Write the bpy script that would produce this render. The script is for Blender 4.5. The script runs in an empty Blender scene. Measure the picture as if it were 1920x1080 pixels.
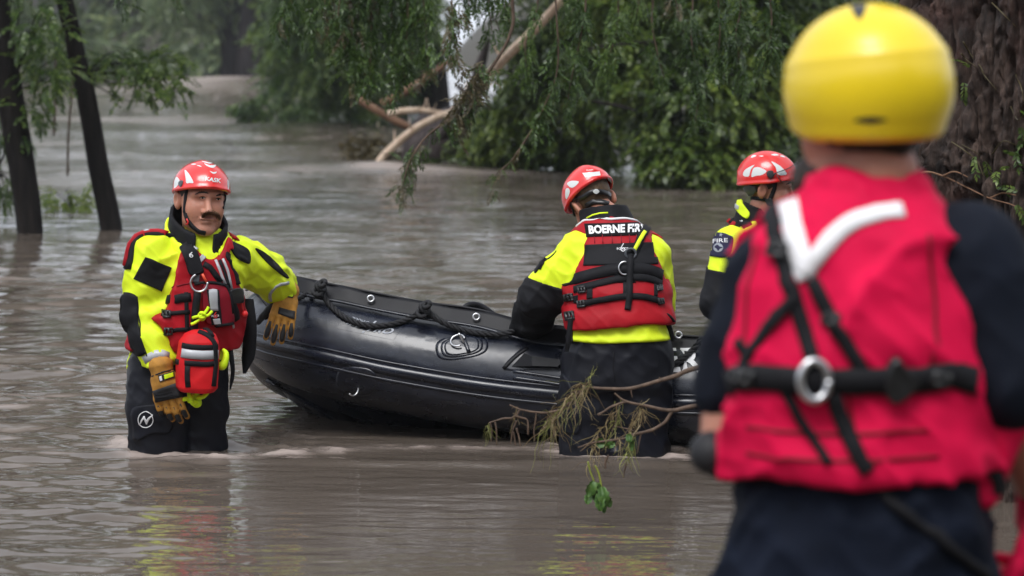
import bpy, math, random
import numpy as np
from mathutils import Vector, Matrix
from mathutils.bvhtree import BVHTree

# ------------------------------------------------------------------ camera, sky, sun, exposure
SC = bpy.context.scene
COL = SC.collection
FPX = 5333.3            # focal length in pixels of a 1920 px wide frame (100 mm lens)
CAM_H = 1.6
HORIZON = 83.0
TH = math.atan((540 - HORIZON) / FPX)
CT, ST = math.cos(TH), math.sin(TH)

cam_d = bpy.data.cameras.new('camera')
cam_d.lens = 100; cam_d.sensor_width = 36; cam_d.clip_start = .1; cam_d.clip_end = 3000
cam = bpy.data.objects.new('camera', cam_d); COL.objects.link(cam)
cam.location = (0, 0, CAM_H)
cam.rotation_euler = (math.pi / 2 - TH, 0, 0)
cam_d.dof.use_dof = True
cam_d.dof.focus_distance = 11.15
cam_d.dof.aperture_fstop = 4.0
cam_d.dof.aperture_blades = 0
SC.camera = cam

SUN_EL, SUN_AZ = math.radians(58), math.radians(200)
world = bpy.data.worlds.new('World'); SC.world = world; world.use_nodes = True
wn = world.node_tree; wn.nodes.clear()
sky = wn.nodes.new('ShaderNodeTexSky'); sky.sky_type = 'NISHITA'; sky.sun_disc = False
sky.sun_elevation = SUN_EL; sky.sun_rotation = SUN_AZ
sky.air_density = 1.0; sky.dust_density = 4.0; sky.ozone_density = 1.0
bw = wn.nodes.new('ShaderNodeRGBToBW')
tint = wn.nodes.new('ShaderNodeMixRGB'); tint.blend_type = 'MULTIPLY'; tint.inputs[0].default_value = 1
tint.inputs[2].default_value = (.97, 1.0, 1.06, 1)          # overcast: cloud takes most of the blue out
cloud = wn.nodes.new('ShaderNodeMixRGB'); cloud.inputs[0].default_value = .72; cloud.inputs[2].default_value = (6.6, 7.0, 7.8, 1)   # even cloud deck
mixs = wn.nodes.new('ShaderNodeMixRGB'); mixs.inputs[0].default_value = .88
bg = wn.nodes.new('ShaderNodeBackground'); bg.inputs[1].default_value = .12
wo = wn.nodes.new('ShaderNodeOutputWorld')
L = wn.links.new
L(sky.outputs[0], bw.inputs[0]); L(bw.outputs[0], tint.inputs[1])
L(sky.outputs[0], mixs.inputs[1]); L(tint.outputs[0], mixs.inputs[2]); L(mixs.outputs[0], cloud.inputs[1])
L(cloud.outputs[0], bg.inputs[0]); L(bg.outputs[0], wo.inputs[0])

sun_d = bpy.data.lights.new('sun', 'SUN'); sun_d.energy = 1.4; sun_d.angle = math.radians(28)
sun_d.color = (1, .98, .955)
sun = bpy.data.objects.new('sun', sun_d); COL.objects.link(sun)
_sd = Vector((math.sin(SUN_AZ) * math.cos(SUN_EL), math.cos(SUN_AZ) * math.cos(SUN_EL), math.sin(SUN_EL)))
sun.rotation_euler = _sd.to_track_quat('Z', 'Y').to_euler()

SC.view_settings.view_transform = 'Standard'
SC.view_settings.look = 'None'
SC.view_settings.exposure = 0.70
SC.view_settings.gamma = 1.0
SC.view_settings.use_curve_mapping = False
SC.cycles.max_bounces = 6
SC.cycles.transparent_max_bounces = 12
SC.cycles.volume_bounces = 0
SC.cycles.use_denoising = True

rng = np.random.default_rng(7)

# ------------------------------------------------------------------ helpers: pixel <-> world
def ray(px, py):
    dx = (np.asarray(px, float) - 960) / FPX
    dz = -(np.asarray(py, float) - 540) / FPX
    d = np.stack(np.broadcast_arrays(dx, CT + dz * ST, -ST + dz * CT), -1)
    return d / np.linalg.norm(d, axis=-1, keepdims=True)
def at(px, py, Y):
    d = ray(px, py)
    t = np.asarray(Y, float) / d[..., 1]
    return d * t[..., None] + np.array([0, 0, CAM_H])
def onwater(px, py, z=0.0):
    d = ray(px, py)
    t = (z - CAM_H) / d[..., 2]
    return d * t[..., None] + np.array([0, 0, CAM_H])
def lerp(a, b, t): return a + (b - a) * t
def sstep(a, b, x):
    t = np.clip((x - a) / (b - a), 0, 1); return t * t * (3 - 2 * t)
def V3(*a): return np.array(a, float)
def nrm(v): v = np.asarray(v, float); return v / (np.linalg.norm(v, axis=-1, keepdims=True) + 1e-12)

_TAB = np.random.default_rng(99).uniform(-1, 1, 64 ** 3).astype(np.float32)
def vnoise(P):
    """value noise in -1..1 from a lattice that repeats only after 64 cells"""
    P = np.asarray(P, np.float32); I = np.floor(P); F = P - I; F = F * F * (3 - 2 * F); I = I.astype(np.int32) & 63
    i, j, k = I[..., 0], I[..., 1], I[..., 2]; x, y, z = F[..., 0], F[..., 1], F[..., 2]
    i1, j1, k1 = (i + 1) & 63, (j + 1) & 63, (k + 1) & 63
    i, i1, j, j1 = i << 12, i1 << 12, j << 6, j1 << 6
    t = _TAB; a, b, c, d = i + j, i1 + j, i + j1, i1 + j1
    x00 = lerp(t[a + k], t[b + k], x); x10 = lerp(t[c + k], t[d + k], x); x01 = lerp(t[a + k1], t[b + k1], x); x11 = lerp(t[c + k1], t[d + k1], x)
    return lerp(lerp(x00, x10, y), lerp(x01, x11, y), z)
def fbm(P, o=4, g=.5):
    s = 0; a = 1.0; P = np.asarray(P, float)
    for q in range(o):
        s = s + a * vnoise(P + q * 17.3); P = P * 2.03; a *= g
    return s

# ------------------------------------------------------------------ helpers: objects
def mesh_from(name, V, F, smooth=True):
    me = bpy.data.meshes.new(name)
    V = np.asarray(V, np.float32)
    if isinstance(F, np.ndarray) and F.ndim == 2:
        n, k = F.shape
        me.vertices.add(len(V)); me.vertices.foreach_set('co', V.ravel())
        me.loops.add(n * k); me.loops.foreach_set('vertex_index', F.astype(np.int32).ravel())
        me.polygons.add(n)
        me.polygons.foreach_set('loop_start', np.arange(0, n * k, k, dtype=np.int32))
        me.update(calc_edges=True)
    else:
        me.from_pydata([tuple(map(float, v)) for v in V], [], [tuple(int(i) for i in f) for f in F])
    if smooth and len(me.polygons):
        me.polygons.foreach_set('use_smooth', np.ones(len(me.polygons), bool))
    me.update()
    return me
def link(name, me, mat=None, parent=None, origin=None):
    """one mesh object; vertices are given in world space, the origin goes to its own place or the parent's"""
    o = bpy.data.objects.new(name, me); COL.objects.link(o)
    if mat is not None and me is not None and not me.materials: me.materials.append(mat)
    if parent is not None:
        o.parent = parent
        po = np.array(parent['_o']) if '_o' in parent else np.zeros(3)
        off = -po
        o['_o'] = list(po)
    else:
        org = np.array(origin if origin is not None else (0, 0, 0), float)
        o.location = org; off = -org; o['_o'] = list(map(float, org))
    if me is not None and np.abs(off).max() > 0: me.transform(Matrix.Translation(off))
    return o
def empty(name, loc):
    o = bpy.data.objects.new(name, None); COL.objects.link(o)
    o.empty_display_size = .2; o.location = loc; o['_o'] = [float(a) for a in loc]
    return o
def tag(o, label=None, cat=None, group=None, kind=None):
    if label: o['label'] = label
    if cat: o['category'] = cat
    if group: o['group'] = group
    if kind: o['kind'] = kind
    return o
class MB:
    """collects verts/faces"""
    def __init__(s): s.V = []; s.F = []; s.n = 0
    def add(s, V, F):
        V = np.asarray(V, float).reshape(-1, 3)
        s.V.append(V); s.F.extend([tuple(int(i) + s.n for i in f) for f in F]); s.n += len(V); return s
    def build(s, name, mat, parent=None, smooth=True, **k):
        return link(name, mesh_from(name, np.concatenate(s.V), s.F, smooth), mat, parent, **k)

def spline(pts, n, closed=False):
    """Catmull-Rom through pts, n samples"""
    P = np.asarray(pts, float)
    if len(P) == 2: return lerp(P[0], P[1], np.linspace(0, 1, n)[:, None])
    if closed: Q = np.concatenate([P[-1:], P, P[:2]])
    else: Q = np.concatenate([2 * P[:1] - P[1:2], P, 2 * P[-1:] - P[-2:-1]])
    m = len(Q) - 3
    t = np.linspace(0, m, n, endpoint=not closed); i = np.minimum(t.astype(int), m - 1); f = (t - i)[:, None]
    a, b, c, d = Q[i], Q[i + 1], Q[i + 2], Q[i + 3]
    return .5 * (2 * b + (c - a) * f + (2 * a - 5 * b + 4 * c - d) * f ** 2 + (3 * b - a - 3 * c + d) * f ** 3)
def frames(P):
    T = nrm(np.gradient(P, axis=0))
    N = np.zeros_like(T); ref = V3(0, 0, 1) if abs(T[0][2]) < .9 else V3(1, 0, 0)
    n = nrm(np.cross(np.cross(T[0], ref), T[0]))
    for i in range(len(T)):
        n = nrm(n - T[i] * np.dot(n, T[i])); N[i] = n
    return T, N, np.cross(T, N)
def tube(P, R, k=10, caps=True, wob=None):
    """swept tube along points P with radii R -> V, F"""
    P = np.asarray(P, float); n = len(P)
    R = np.broadcast_to(np.asarray(R, float), (n,))
    T, N, B = frames(P)
    a = np.linspace(0, 2 * np.pi, k, endpoint=False)
    rr = R[:, None] * np.ones((1, k))
    if wob is not None: rr = rr * (1 + wob(P, a))
    V = P[:, None] + rr[..., None] * (np.cos(a)[None, :, None] * N[:, None] + np.sin(a)[None, :, None] * B[:, None])
    V = V.reshape(-1, 3); F = []
    for i in range(n - 1):
        for j in range(k):
            j2 = (j + 1) % k
            F.append((i * k + j, i * k + j2, (i + 1) * k + j2, (i + 1) * k + j))
    if caps:
        F.append(tuple(range(k - 1, -1, -1))); F.append(tuple((n - 1) * k + j for j in range(k)))
    return V, F

# ------------------------------------------------------------------ helpers: materials
def srgb(r, g, b):
    f = lambda c: (c / 255 / 12.92) if c / 255 <= .04045 else ((c / 255 + .055) / 1.055) ** 2.4
    return (f(r), f(g), f(b), 1)
class M:
    """small node wrapper round a Principled material"""
    def __init__(s, name, col=(.5, .5, .5, 1), rough=.6, metal=0, spec=.5, coat=0, sheen=0, sss=0):
        s.m = bpy.data.materials.new(name); s.m.use_nodes = True
        s.t = s.m.node_tree; s.b = s.t.nodes['Principled BSDF']
        s.out = s.t.nodes['Material Output']
        s.b.inputs['Base Color'].default_value = col; s.b.inputs['Roughness'].default_value = rough
        s.b.inputs['Metallic'].default_value = metal; s.b.inputs['Specular IOR Level'].default_value = spec
        s.b.inputs['Coat Weight'].default_value = coat
        if sheen: s.b.inputs['Sheen Weight'].default_value = sheen; s.b.inputs['Sheen Roughness'].default_value = .5
        if sss:
            s.b.inputs['Subsurface Weight'].default_value = sss
            s.b.inputs['Subsurface Radius'].default_value = (.02, .008, .005); s.b.inputs['Subsurface Scale'].default_value = .3
        s._co = None
    def node(s, typ, **k):
        n = s.t.nodes.new(typ)
        for a, v in k.items():
            if hasattr(n, a): setattr(n, a, v)
            else: n.inputs[a].default_value = v
        return n
    def l(s, a, b): s.t.links.new(a, b)
    def co(s, scale=(1, 1, 1), rot=(0, 0, 0)):
        tc = s.node('ShaderNodeTexCoord'); mp = s.node('ShaderNodeMapping')
        mp.inputs['Scale'].default_value = scale; mp.inputs['Rotation'].default_value = rot
        s.l(tc.outputs['Object'], mp.inputs['Vector']); return mp.outputs[0]
    def noise(s, scale=10, detail=4, rough=.55, vec=None, dist=0):
        n = s.node('ShaderNodeTexNoise'); n.inputs['Scale'].default_value = scale
        n.inputs['Detail'].default_value = detail; n.inputs['Roughness'].default_value = rough
        n.inputs['Distortion'].default_value = dist
        s.l(vec if vec is not None else s.co(), n.inputs['Vector']); return n.outputs['Fac']
    def ramp(s, fac, stops):
        r = s.node('ShaderNodeValToRGB'); e = r.color_ramp.elements
        while len(e) < len(stops): e.new(.5)
        for i, (p, c) in enumerate(stops): e[i].position = p; e[i].color = c if len(c) == 4 else (*c, 1)
        s.l(fac, r.inputs[0]); return r.outputs[0]
    def mix(s, fac, a, b, mode='MIX'):
        n = s.node('ShaderNodeMixRGB', blend_type=mode)
        for v, i in ((fac, 0), (a, 1), (b, 2)):
            if isinstance(v, (int, float)): n.inputs[i].default_value = v
            elif isinstance(v, tuple): n.inputs[i].default_value = v
            else: s.l(v, n.inputs[i])
        return n.outputs[0]
    def math(s, op, a, b=0.0, clamp=False):
        n = s.node('ShaderNodeMath', operation=op, use_clamp=clamp)
        for v, i in ((a, 0), (b, 1)):
            if isinstance(v, (int, float)): n.inputs[i].default_value = v
            else: s.l(v, n.inputs[i])
        return n.outputs[0]
    def island(s): return s.node('ShaderNodeNewGeometry').outputs['Random Per Island']
    def color(s, c): s.l(c, s.b.inputs['Base Color']); return s
    def rough(s, r): s.l(r, s.b.inputs['Roughness']); return s
    def bump(s, h, strength=.3, dist=.01, prev=None):
        n = s.node('ShaderNodeBump'); n.inputs['Strength'].default_value = strength; n.inputs['Distance'].default_value = dist
        s.l(h, n.inputs['Height'])
        if prev is not None: s.l(prev, n.inputs['Normal'])
        s.l(n.outputs[0], s.b.inputs['Normal']); return n.outputs[0]

# ================================================================== materials of the setting
def leaf_mat(name, c1, c2, c3, rough=.36, trans=.35):
    m = M(name, rough=rough, spec=.5)
    f = m.island()
    n = m.ramp(m.noise(1.3, 3), [(.36, (0, 0, 0)), (.66, (1, 1, 1))])
    fac = m.math('ADD', m.math('MULTIPLY', f, .55), m.math('MULTIPLY', n, .45))
    c = m.ramp(fac, [(.10, c1), (.5, c2), (.92, c3)])
    m.color(c)
    tr = m.node('ShaderNodeBsdfTranslucent'); m.l(c, tr.inputs[0])
    mx = m.node('ShaderNodeMixShader'); mx.inputs[0].default_value = trans
    m.l(m.b.outputs[0], mx.inputs[1]); m.l(tr.outputs[0], mx.inputs[2]); m.l(mx.outputs[0], m.out.inputs[0])
    return m.m
MAT = {}
MAT['leaf_cypress'] = leaf_mat('leaf_cypress', (.018, .042, .008), (.050, .096, .018), (.14, .22, .045))
MAT['leaf_dark'] = leaf_mat('leaf_dark', (.016, .034, .006), (.070, .118, .019), (.26, .33, .065))
MAT['leaf_mid'] = leaf_mat('leaf_mid', (.020, .046, .013), (.075, .135, .034), (.26, .34, .09))
MAT['leaf_far'] = leaf_mat('leaf_far', (.06, .095, .04), (.13, .18, .075), (.27, .32, .14))  # paler than the nearer leaves: distance haze put into the colour
MAT['leaf_bright'] = leaf_mat('leaf_bright', (.09, .16, .02), (.22, .30, .04), (.42, .46, .08), trans=.4)
MAT['leaf_pecan'] = leaf_mat('leaf_pecan', (.03, .065, .014), (.07, .125, .024), (.20, .27, .055), trans=.45)
MAT['leaf_dead'] = leaf_mat('leaf_dead', (.045, .035, .018), (.09, .07, .03), (.16, .13, .06))

def bark_mat(name, c1, c2, c3, sc=6, stretch=.15, rough=.8, bs=.6, bd=.03, spec=.3):
    m = M(name, rough=rough, spec=spec)
    v = m.co((1, 1, stretch))
    n = m.noise(sc * 2.2, 6, .65, v); n2 = m.noise(sc * .7, 3, .5, v)
    m.color(m.ramp(m.math('ADD', m.math('MULTIPLY', n, .7), m.math('MULTIPLY', n2, .3)), [(.33, c1), (.5, c2), (.7, c3)]))
    m.bump(n, bs, bd)
    return m.m
MAT['bark_dark'] = bark_mat('bark_dark', (.005, .004, .004), (.011, .009, .008), (.026, .021, .018), 8, spec=.12)
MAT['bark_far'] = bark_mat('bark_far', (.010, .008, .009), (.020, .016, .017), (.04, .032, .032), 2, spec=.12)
MAT['bark_root'] = bark_mat('bark_root', (.022, .017, .017), (.055, .042, .041), (.11, .088, .084), 6, .5)
MAT['peeled'] = bark_mat('peeled', (.36, .23, .15), (.58, .43, .31), (.74, .60, .47), 5, .15, .6, .5)
MAT['brown_wood'] = bark_mat('brown_wood', (.09, .045, .025), (.16, .085, .05), (.26, .15, .09), 3, .1, .7, .2)
MAT['twig'] = bark_mat('twig', (.05, .032, .022), (.10, .065, .045), (.17, .115, .08), 25, .3, .7, .3, .003)

# ================================================================== ground
def ground_h(x, y):
    h = -0.9 + 0 * x
    near = sstep(9.5, 2.5, y + .25 * np.abs(x - 1.0)) * .66                      # shallows where the photographer's bank runs out
    bank = sstep(1.0, 1.9, x - .10 * (y - 8.5)) * sstep(15, 11.5, y) * .55       # bank at the big cypress
    back = sstep(-3.5, -16, y) * 9.5 + sstep(5.5, 14, x) * sstep(14, 6, y) * 5      # unseen bare rise added behind and beside the camera to block low sky light
    far = back + sstep(125, 190, y + .0 * x) * 9 * (1 - np.exp(-((x + .028 * y) / 7.) ** 2)) + sstep(70, 160, np.abs(x) + .0 * y) * 6
    return np.minimum(h + near + bank * 1.0, .12) * (y < 60) + (h * (y >= 60)) + far + .05 * fbm(np.stack([x * .7, y * .7, 0 * x], -1), 3)
gx = np.concatenate([-np.geomspace(380, 3, 40), np.linspace(-2.8, 4.5, 60), np.geomspace(4.7, 380, 40)])
gy = np.concatenate([np.linspace(-150, -30, 8), np.linspace(-26, -1, 18), np.linspace(0, 15, 70), np.geomspace(15.4, 380, 50)])
GX, GY = np.meshgrid(gx, gy)
GV = np.stack([GX, GY, ground_h(GX, GY)], -1).reshape(-1, 3)
def gridF(nr, nc):
    i = np.arange((nr - 1) * (nc - 1)); r = i // (nc - 1); c = i % (nc - 1); a = r * nc + c
    return np.stack([a, a + 1, a + nc + 1, a + nc], 1)
g = M('mud_ground', rough=.85)
g.color(g.ramp(g.noise(1.5, 6), [(.3, (.030, .024, .016, 1)), (.55, (.055, .046, .030, 1)), (.75, (.045, .06, .02, 1))]))
g.bump(g.noise(9, 6), .5, .05)
tag(link('ground', mesh_from('ground', GV, gridF(len(gy), len(gx))), g.m), 'muddy river bed and bank under the brown flood water', 'ground', kind='structure')

# ================================================================== river
LEGS = []                                   # (x, y, r) filled with where legs stand in the water
for px, py, r in ((297, 836, .11), (385, 838, .10), (1100, 838, .11), (1205, 840, .12)):
    q = onwater(px, py - 8); LEGS.append((q[0], q[1], r))
FOAM_LINES = [([onwater(a, b)[:2] for a, b in l_], w_, st) for l_, w_, st in (([(225, 838), (262, 851), (330, 858), (400, 862), (470, 858), (540, 852)], .075, 1.25), ([(540, 852), (600, 846), (640, 848)], .05, .9), ([(1040, 846), (1100, 856), (1180, 858), (1270, 856)], .06, 1.1), ([(560, 846), (760, 838), (1000, 842)], .06, .5))]
_wr = np.random.default_rng(3)
WAVES = [(l_, _wr.normal(.10, .28), _wr.uniform(0, 6.28), np.interp(l_, [.05, .10, .2, .4, .8], [.024, .031, .021, .011, .006])) for l_ in np.geomspace(.055, .8, 50)]
def river_h(x, y, sp):
    """water height; sp is the local grid spacing so that waves the grid cannot carry are left to the bump"""
    P = lambda a, b, c: np.stack([x / a + c * 3.1, y / b + .31 * x / a, 0 * x + c], -1)
    keep = lambda lam: np.clip(1.6 - 4.2 * sp / lam, 0, 1)
    chop = .22 + 1.12 * sstep(-.75, -1.5, x - .02 * (y - 11)) + .85 * sstep(11.9, 13.5, y)
    chop = chop + .9 * np.exp(-((x + .93) / .22) ** 2 - ((y - 11.45) / .35) ** 2)
    chop = np.clip(chop, 0, 1.45) * np.clip(1 + .85 * vnoise(P(2.4, .9, 31)) + .5 * vnoise(P(.8, .26, 32)), .12, 2)
    wx = x + .10 * vnoise(P(.9, .6, 33)); wy = y + .06 * vnoise(P(.7, .5, 34))
    h = .012 * vnoise(P(1.6, 1.1, 1))
    for lam, dr, ph, sl in WAVES:
        k = keep(lam * 1.25)
        if k.max() <= 0: continue
        am = sl * lam / (2 * np.pi) * (1 + 1.1 * sstep(11.8, 15, y) * sstep(.16, .3, lam))
        h = h + am * k * chop * np.sin((wx * math.sin(dr) + wy * math.cos(dr)) * (2 * np.pi / lam) + ph)
    h = h + .0009 * vnoise(P(.10, .05, 5)) * keep(.08)
    rap = sstep(20, 45, y) * sstep(140, 90, y)
    h = h + rap * (.10 * vnoise(P(5.5, 2.6, 6)) + .05 * vnoise(P(1.9, 1.1, 7)) * keep(1.5))
    # standing wave piled up below the far cypress and the log jam
    h = h + .50 * np.exp(-((x + 9.6 - .02 * (y - 90)) / 4.2) ** 2 - ((y - 96) / 12.) ** 2)
    h = h + .10 * np.exp(-((x + 1.6) / 1.9) ** 2 - ((y - 36.0) / 1.0) ** 2) + .10 * np.exp(-((x + 3.5) / 3.) ** 2 - ((y - 52.0) / 3.) ** 2)
    # long smooth hump that the boat and the legs push up on the near side
    h = h + .012 * np.exp(-((y - 10.80 - .03 * np.sin(x * 5)) / .10) ** 2) * sstep(-1.75, -1.3, x) * sstep(1.1, .7, x)
    f = 0 * x
    for lx, ly, r in LEGS:
        d = np.hypot(x - lx, (y - ly)); ang = np.arctan2(y - ly, x - lx)
        ring = np.exp(-((d - r - .05) / .045) ** 2) * (.35 + .65 * sstep(.5, -.8, np.sin(ang)))
        h = h + .010 * ring * (1 + .7 * vnoise(P(.05, .04, 9)))
        f = np.maximum(f, ring * (.55 + .6 * vnoise(P(.06, .05, 11))))
        wake = np.exp(-((d - r - .28) / .12) ** 2) * sstep(-.2, .8, np.cos(ang))
        h = h + .006 * wake * vnoise(P(.05, .04, 12))
    for ln, wdt, st in FOAM_LINES:                                   # broken crest lines that run off the legs
        d = np.full(x.shape, 9.)
        for a_, b_ in zip(ln[:-1], ln[1:]):
            ba = b_ - a_; t = np.clip(((x - a_[0]) * ba[0] + (y - a_[1]) * ba[1]) / (ba @ ba), 0, 1); d = np.minimum(d, np.hypot(x - a_[0] - t * ba[0], (y - a_[1] - t * ba[1]) * .7))
        e = np.exp(-(d / wdt) ** 2); nz = vnoise(P(.07, .05, 41)) + .6 * vnoise(P(.03, .022, 42))
        f = np.maximum(f, st * e * (.62 + .55 * nz)); h = h + .007 * st * e * (.6 + .8 * nz)
    # foam: far rapids and the jam
    cr = fbm(np.stack([x / 5.5, y / 2.2, 0 * x + 3], -1), 4)
    f = np.maximum(f, sstep(.35, .95, cr) * sstep(24, 45, y) * .40)
    jam = np.exp(-((x + 1.5) / 1.7) ** 2 - ((y - 35.2 - .25 * np.sin(x * 3)) / .7) ** 2)
    f = np.maximum(f, jam * (.75 + .6 * vnoise(P(.5, .3, 14))))
    jam2 = np.exp(-((x - 4.3) / 2.8) ** 2 - ((y - 31.0) / .5) ** 2)
    f = np.maximum(f, jam2 * (.3 + .6 * vnoise(P(.6, .3, 15))))
    f = np.maximum(f, np.exp(-((x + 9.9) / 1.6) ** 2 - ((y - 96) / 9) ** 2) * .9)
    f = np.maximum(f, np.exp(-((x + 16.5) / 3) ** 2 - ((y - 140) / 16) ** 2) * .9)
    cut = sstep(.30, .75, vnoise(P(.35, .06, 21)) + .5 * vnoise(P(.09, .03, 22))) * chop * .16 * sstep(9, 12, y)
    f = np.maximum(f, cut)
    return h, np.clip(f, 0, 1)
pyr = np.concatenate([np.linspace(1300, 1100, 26), np.arange(1099, 200, -1.5), np.arange(200, 96, -1.3)])
ry = CAM_H / np.tan(TH + np.arctan((pyr - 540) / FPX))
ry = np.concatenate([[-120, -20, 0, 3, 5], ry, [900]])
ry = ry[ry < 375]; ry = np.concatenate([ry, [380]])
u = np.concatenate([[-1.0], np.linspace(-.34, -.205, 36), np.linspace(-.20, .20, 350), np.linspace(.205, .34, 36), [1.0]])
wid = np.clip(ry, 7, None)
RX = u[None, :] * wid[:, None] * np.where(np.abs(u) > .5, 0, 1)[None, :] + np.where(np.abs(u) > .5, np.sign(u) * 380, 0)[None, :]
RY = np.repeat(ry[:, None], len(u), 1)
sp = np.maximum(np.gradient(ry)[:, None], (wid * .4 / 350)[:, None]) * np.ones_like(RX)
RH, RF = river_h(RX, RY, sp)
RH[:, 0] = RH[:, -1] = 0
me = mesh_from('river', np.stack([RX, RY, RH], -1).reshape(-1, 3), gridF(len(ry), len(u)))
fa = me.attributes.new('foam', 'FLOAT', 'POINT'); fa.data.foreach_set('value', RF.astype(np.float32).ravel())
w = M('muddy_water', rough=.06, spec=.5)
w.b.inputs['IOR'].default_value = 1.333
mud = w.ramp(w.noise(.45, 5, .6, w.co((1, .5, 1)), .6), [(.3, (.078, .063, .050, 1)), (.5, (.104, .084, .068, 1)), (.72, (.130, .106, .087, 1))])
at_ = w.node('ShaderNodeAttribute', attribute_name='foam')
fm = w.math('MULTIPLY', at_.outputs['Fac'], w.math('ADD', w.noise(22, 5, .7), .45), True)
w.color(w.mix(fm, mud, (.40, .33, .295, 1)))
w.rough(w.math('ADD', w.math('MULTIPLY', fm, .5), .025))
n1 = w.noise(2.6, 3, .55, w.co((.55, 1.9, 1)), .3)
geo = w.node('ShaderNodeNewGeometry'); sx = w.node('ShaderNodeSeparateXYZ'); w.l(geo.outputs['Position'], sx.inputs[0])
farm = w.node('ShaderNodeMapRange'); farm.inputs['From Min'].default_value = 13; farm.inputs['From Max'].default_value = 26; w.l(sx.outputs['Y'], farm.inputs['Value'])
n2 = w.noise(16, 2, .5, w.co((.6, 1.8, 1)), .2)
hh = w.math('ADD', w.math('MULTIPLY', w.math('MULTIPLY', n1, farm.outputs[0]), .040), w.math('MULTIPLY', n2, .0026))
bn = w.node('ShaderNodeBump'); bn.inputs['Strength'].default_value = .6; bn.inputs['Distance'].default_value = 1.0
w.l(hh, bn.inputs['Height']); w.l(bn.outputs[0], w.b.inputs['Normal'])
RIVER = tag(link('river', me, w.m), 'brown rippling flood water of the river', 'river', kind='structure')

# ================================================================== foliage
def diamond(base, d, side, ln, wd):
    b = base; t = b + d * ln
    return np.stack([b, b + d * ln * .45 + side * wd, t, b + d * ln * .45 - side * wd])
def spray(kind, seed):
    """a leaf spray of unit length along +X, hanging to -Z -> (n,4,3)"""
    r = np.random.default_rng(seed); Q = []
    if kind == 'cypress':
        n, ll, lw = 9, .31, .042
    elif kind == 'pecan':
        n, ll, lw = 6, .36, .075
    else:
        n, ll, lw = 7, .34, .10
    droop = r.uniform(.25, .6)
    for i in range(n):
        t = (i + .6) / n
        p = V3(t * (1 - .25 * droop * t), .05 * math.sin(seed + 3 * t), -droop * t * t)
        ax = nrm(V3(1, 0, -2 * droop * t))
        for s in (-1, 1):
            a = r.uniform(.6, 1.1)
            d = nrm(ax * math.cos(a) + V3(0, s, 0) * math.sin(a) + V3(0, 0, -r.uniform(.05, .5)))
            sd = nrm(np.cross(d, V3(r.uniform(-.5, .5), r.uniform(-.4, .4), 1)))
            sh = (1 - .55 * abs(t - .45))
            Q.append(diamond(p, d, sd, ll * sh * r.uniform(.8, 1.15), lw * r.uniform(.8, 1.2)))
    Q.append(diamond(V3(1 - .25 * droop, 0, -droop), nrm(V3(1, 0, -1.2)), V3(0, 1, 0), ll * .9, lw))
    return np.array(Q)
PROTO = {k: [spray(k, s) for s in range(6)] for k in ('cypress', 'pecan', 'broad')}
def foliage(name, mat, kind, pos, dirs, scale, parent, seed=1):
    r = np.random.default_rng(seed); pos = np.asarray(pos); n = len(pos)
    d = nrm(dirs); up = nrm(V3(0, 0, 1) + r.normal(0, .35, (n, 3)))
    y = nrm(np.cross(up, d)); z = np.cross(d, y)
    R = np.stack([d, y, z], -1) * np.asarray(scale).reshape(n, 1, 1)
    vs = []; which = r.integers(0, 6, n)
    for k in range(6):
        I = np.where(which == k)[0]
        if len(I): vs.append((np.einsum('nij,qcj->nqci', R[I], PROTO[kind][k]) + pos[I][:, None, None]).reshape(-1, 3))
    V = np.concatenate(vs); F = np.arange(len(V)).reshape(-1, 4)
    return link(name, mesh_from(name, V, F, False), mat, parent)
def clumps(r, center, rad, n, ns, spread, shell=.6):
    """clump centres in an ellipsoid, ns sprays round each -> pos, dir"""
    c = r.normal(0, 1, (n, 3)); c = nrm(c) * (r.uniform(0, 1, (n, 1)) ** (1 / 3) * (1 - shell) + shell * r.uniform(.75, 1, (n, 1)))
    C = np.asarray(center) + c * np.asarray(rad)
    P = C[:, None] + r.normal(0, spread, (n, ns, 3)) * V3(1, 1, .8)
    D = (P - np.asarray(center)) * V3(1, 1, .6); D = nrm(D) + r.normal(0, .6, D.shape) + V3(0, 0, -.35)
    return C, P.reshape(-1, 3), D.reshape(-1, 3)
def limbs(mb, start_pts, C, r, rad=.05, sag=.15, k=5, every=1):
    for c in C[::every]:
        s = start_pts[np.argmin(np.linalg.norm(start_pts - c - V3(0, 0, -.8), axis=1))]
        m = (s + c) / 2 + r.normal(0, .12, 3) * np.linalg.norm(c - s) + V3(0, 0, sag * np.linalg.norm(c - s))
        P = spline([s, m, c], 7)
        mb.add(*tube(P, np.linspace(rad, rad * .2, 7), k))
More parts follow.
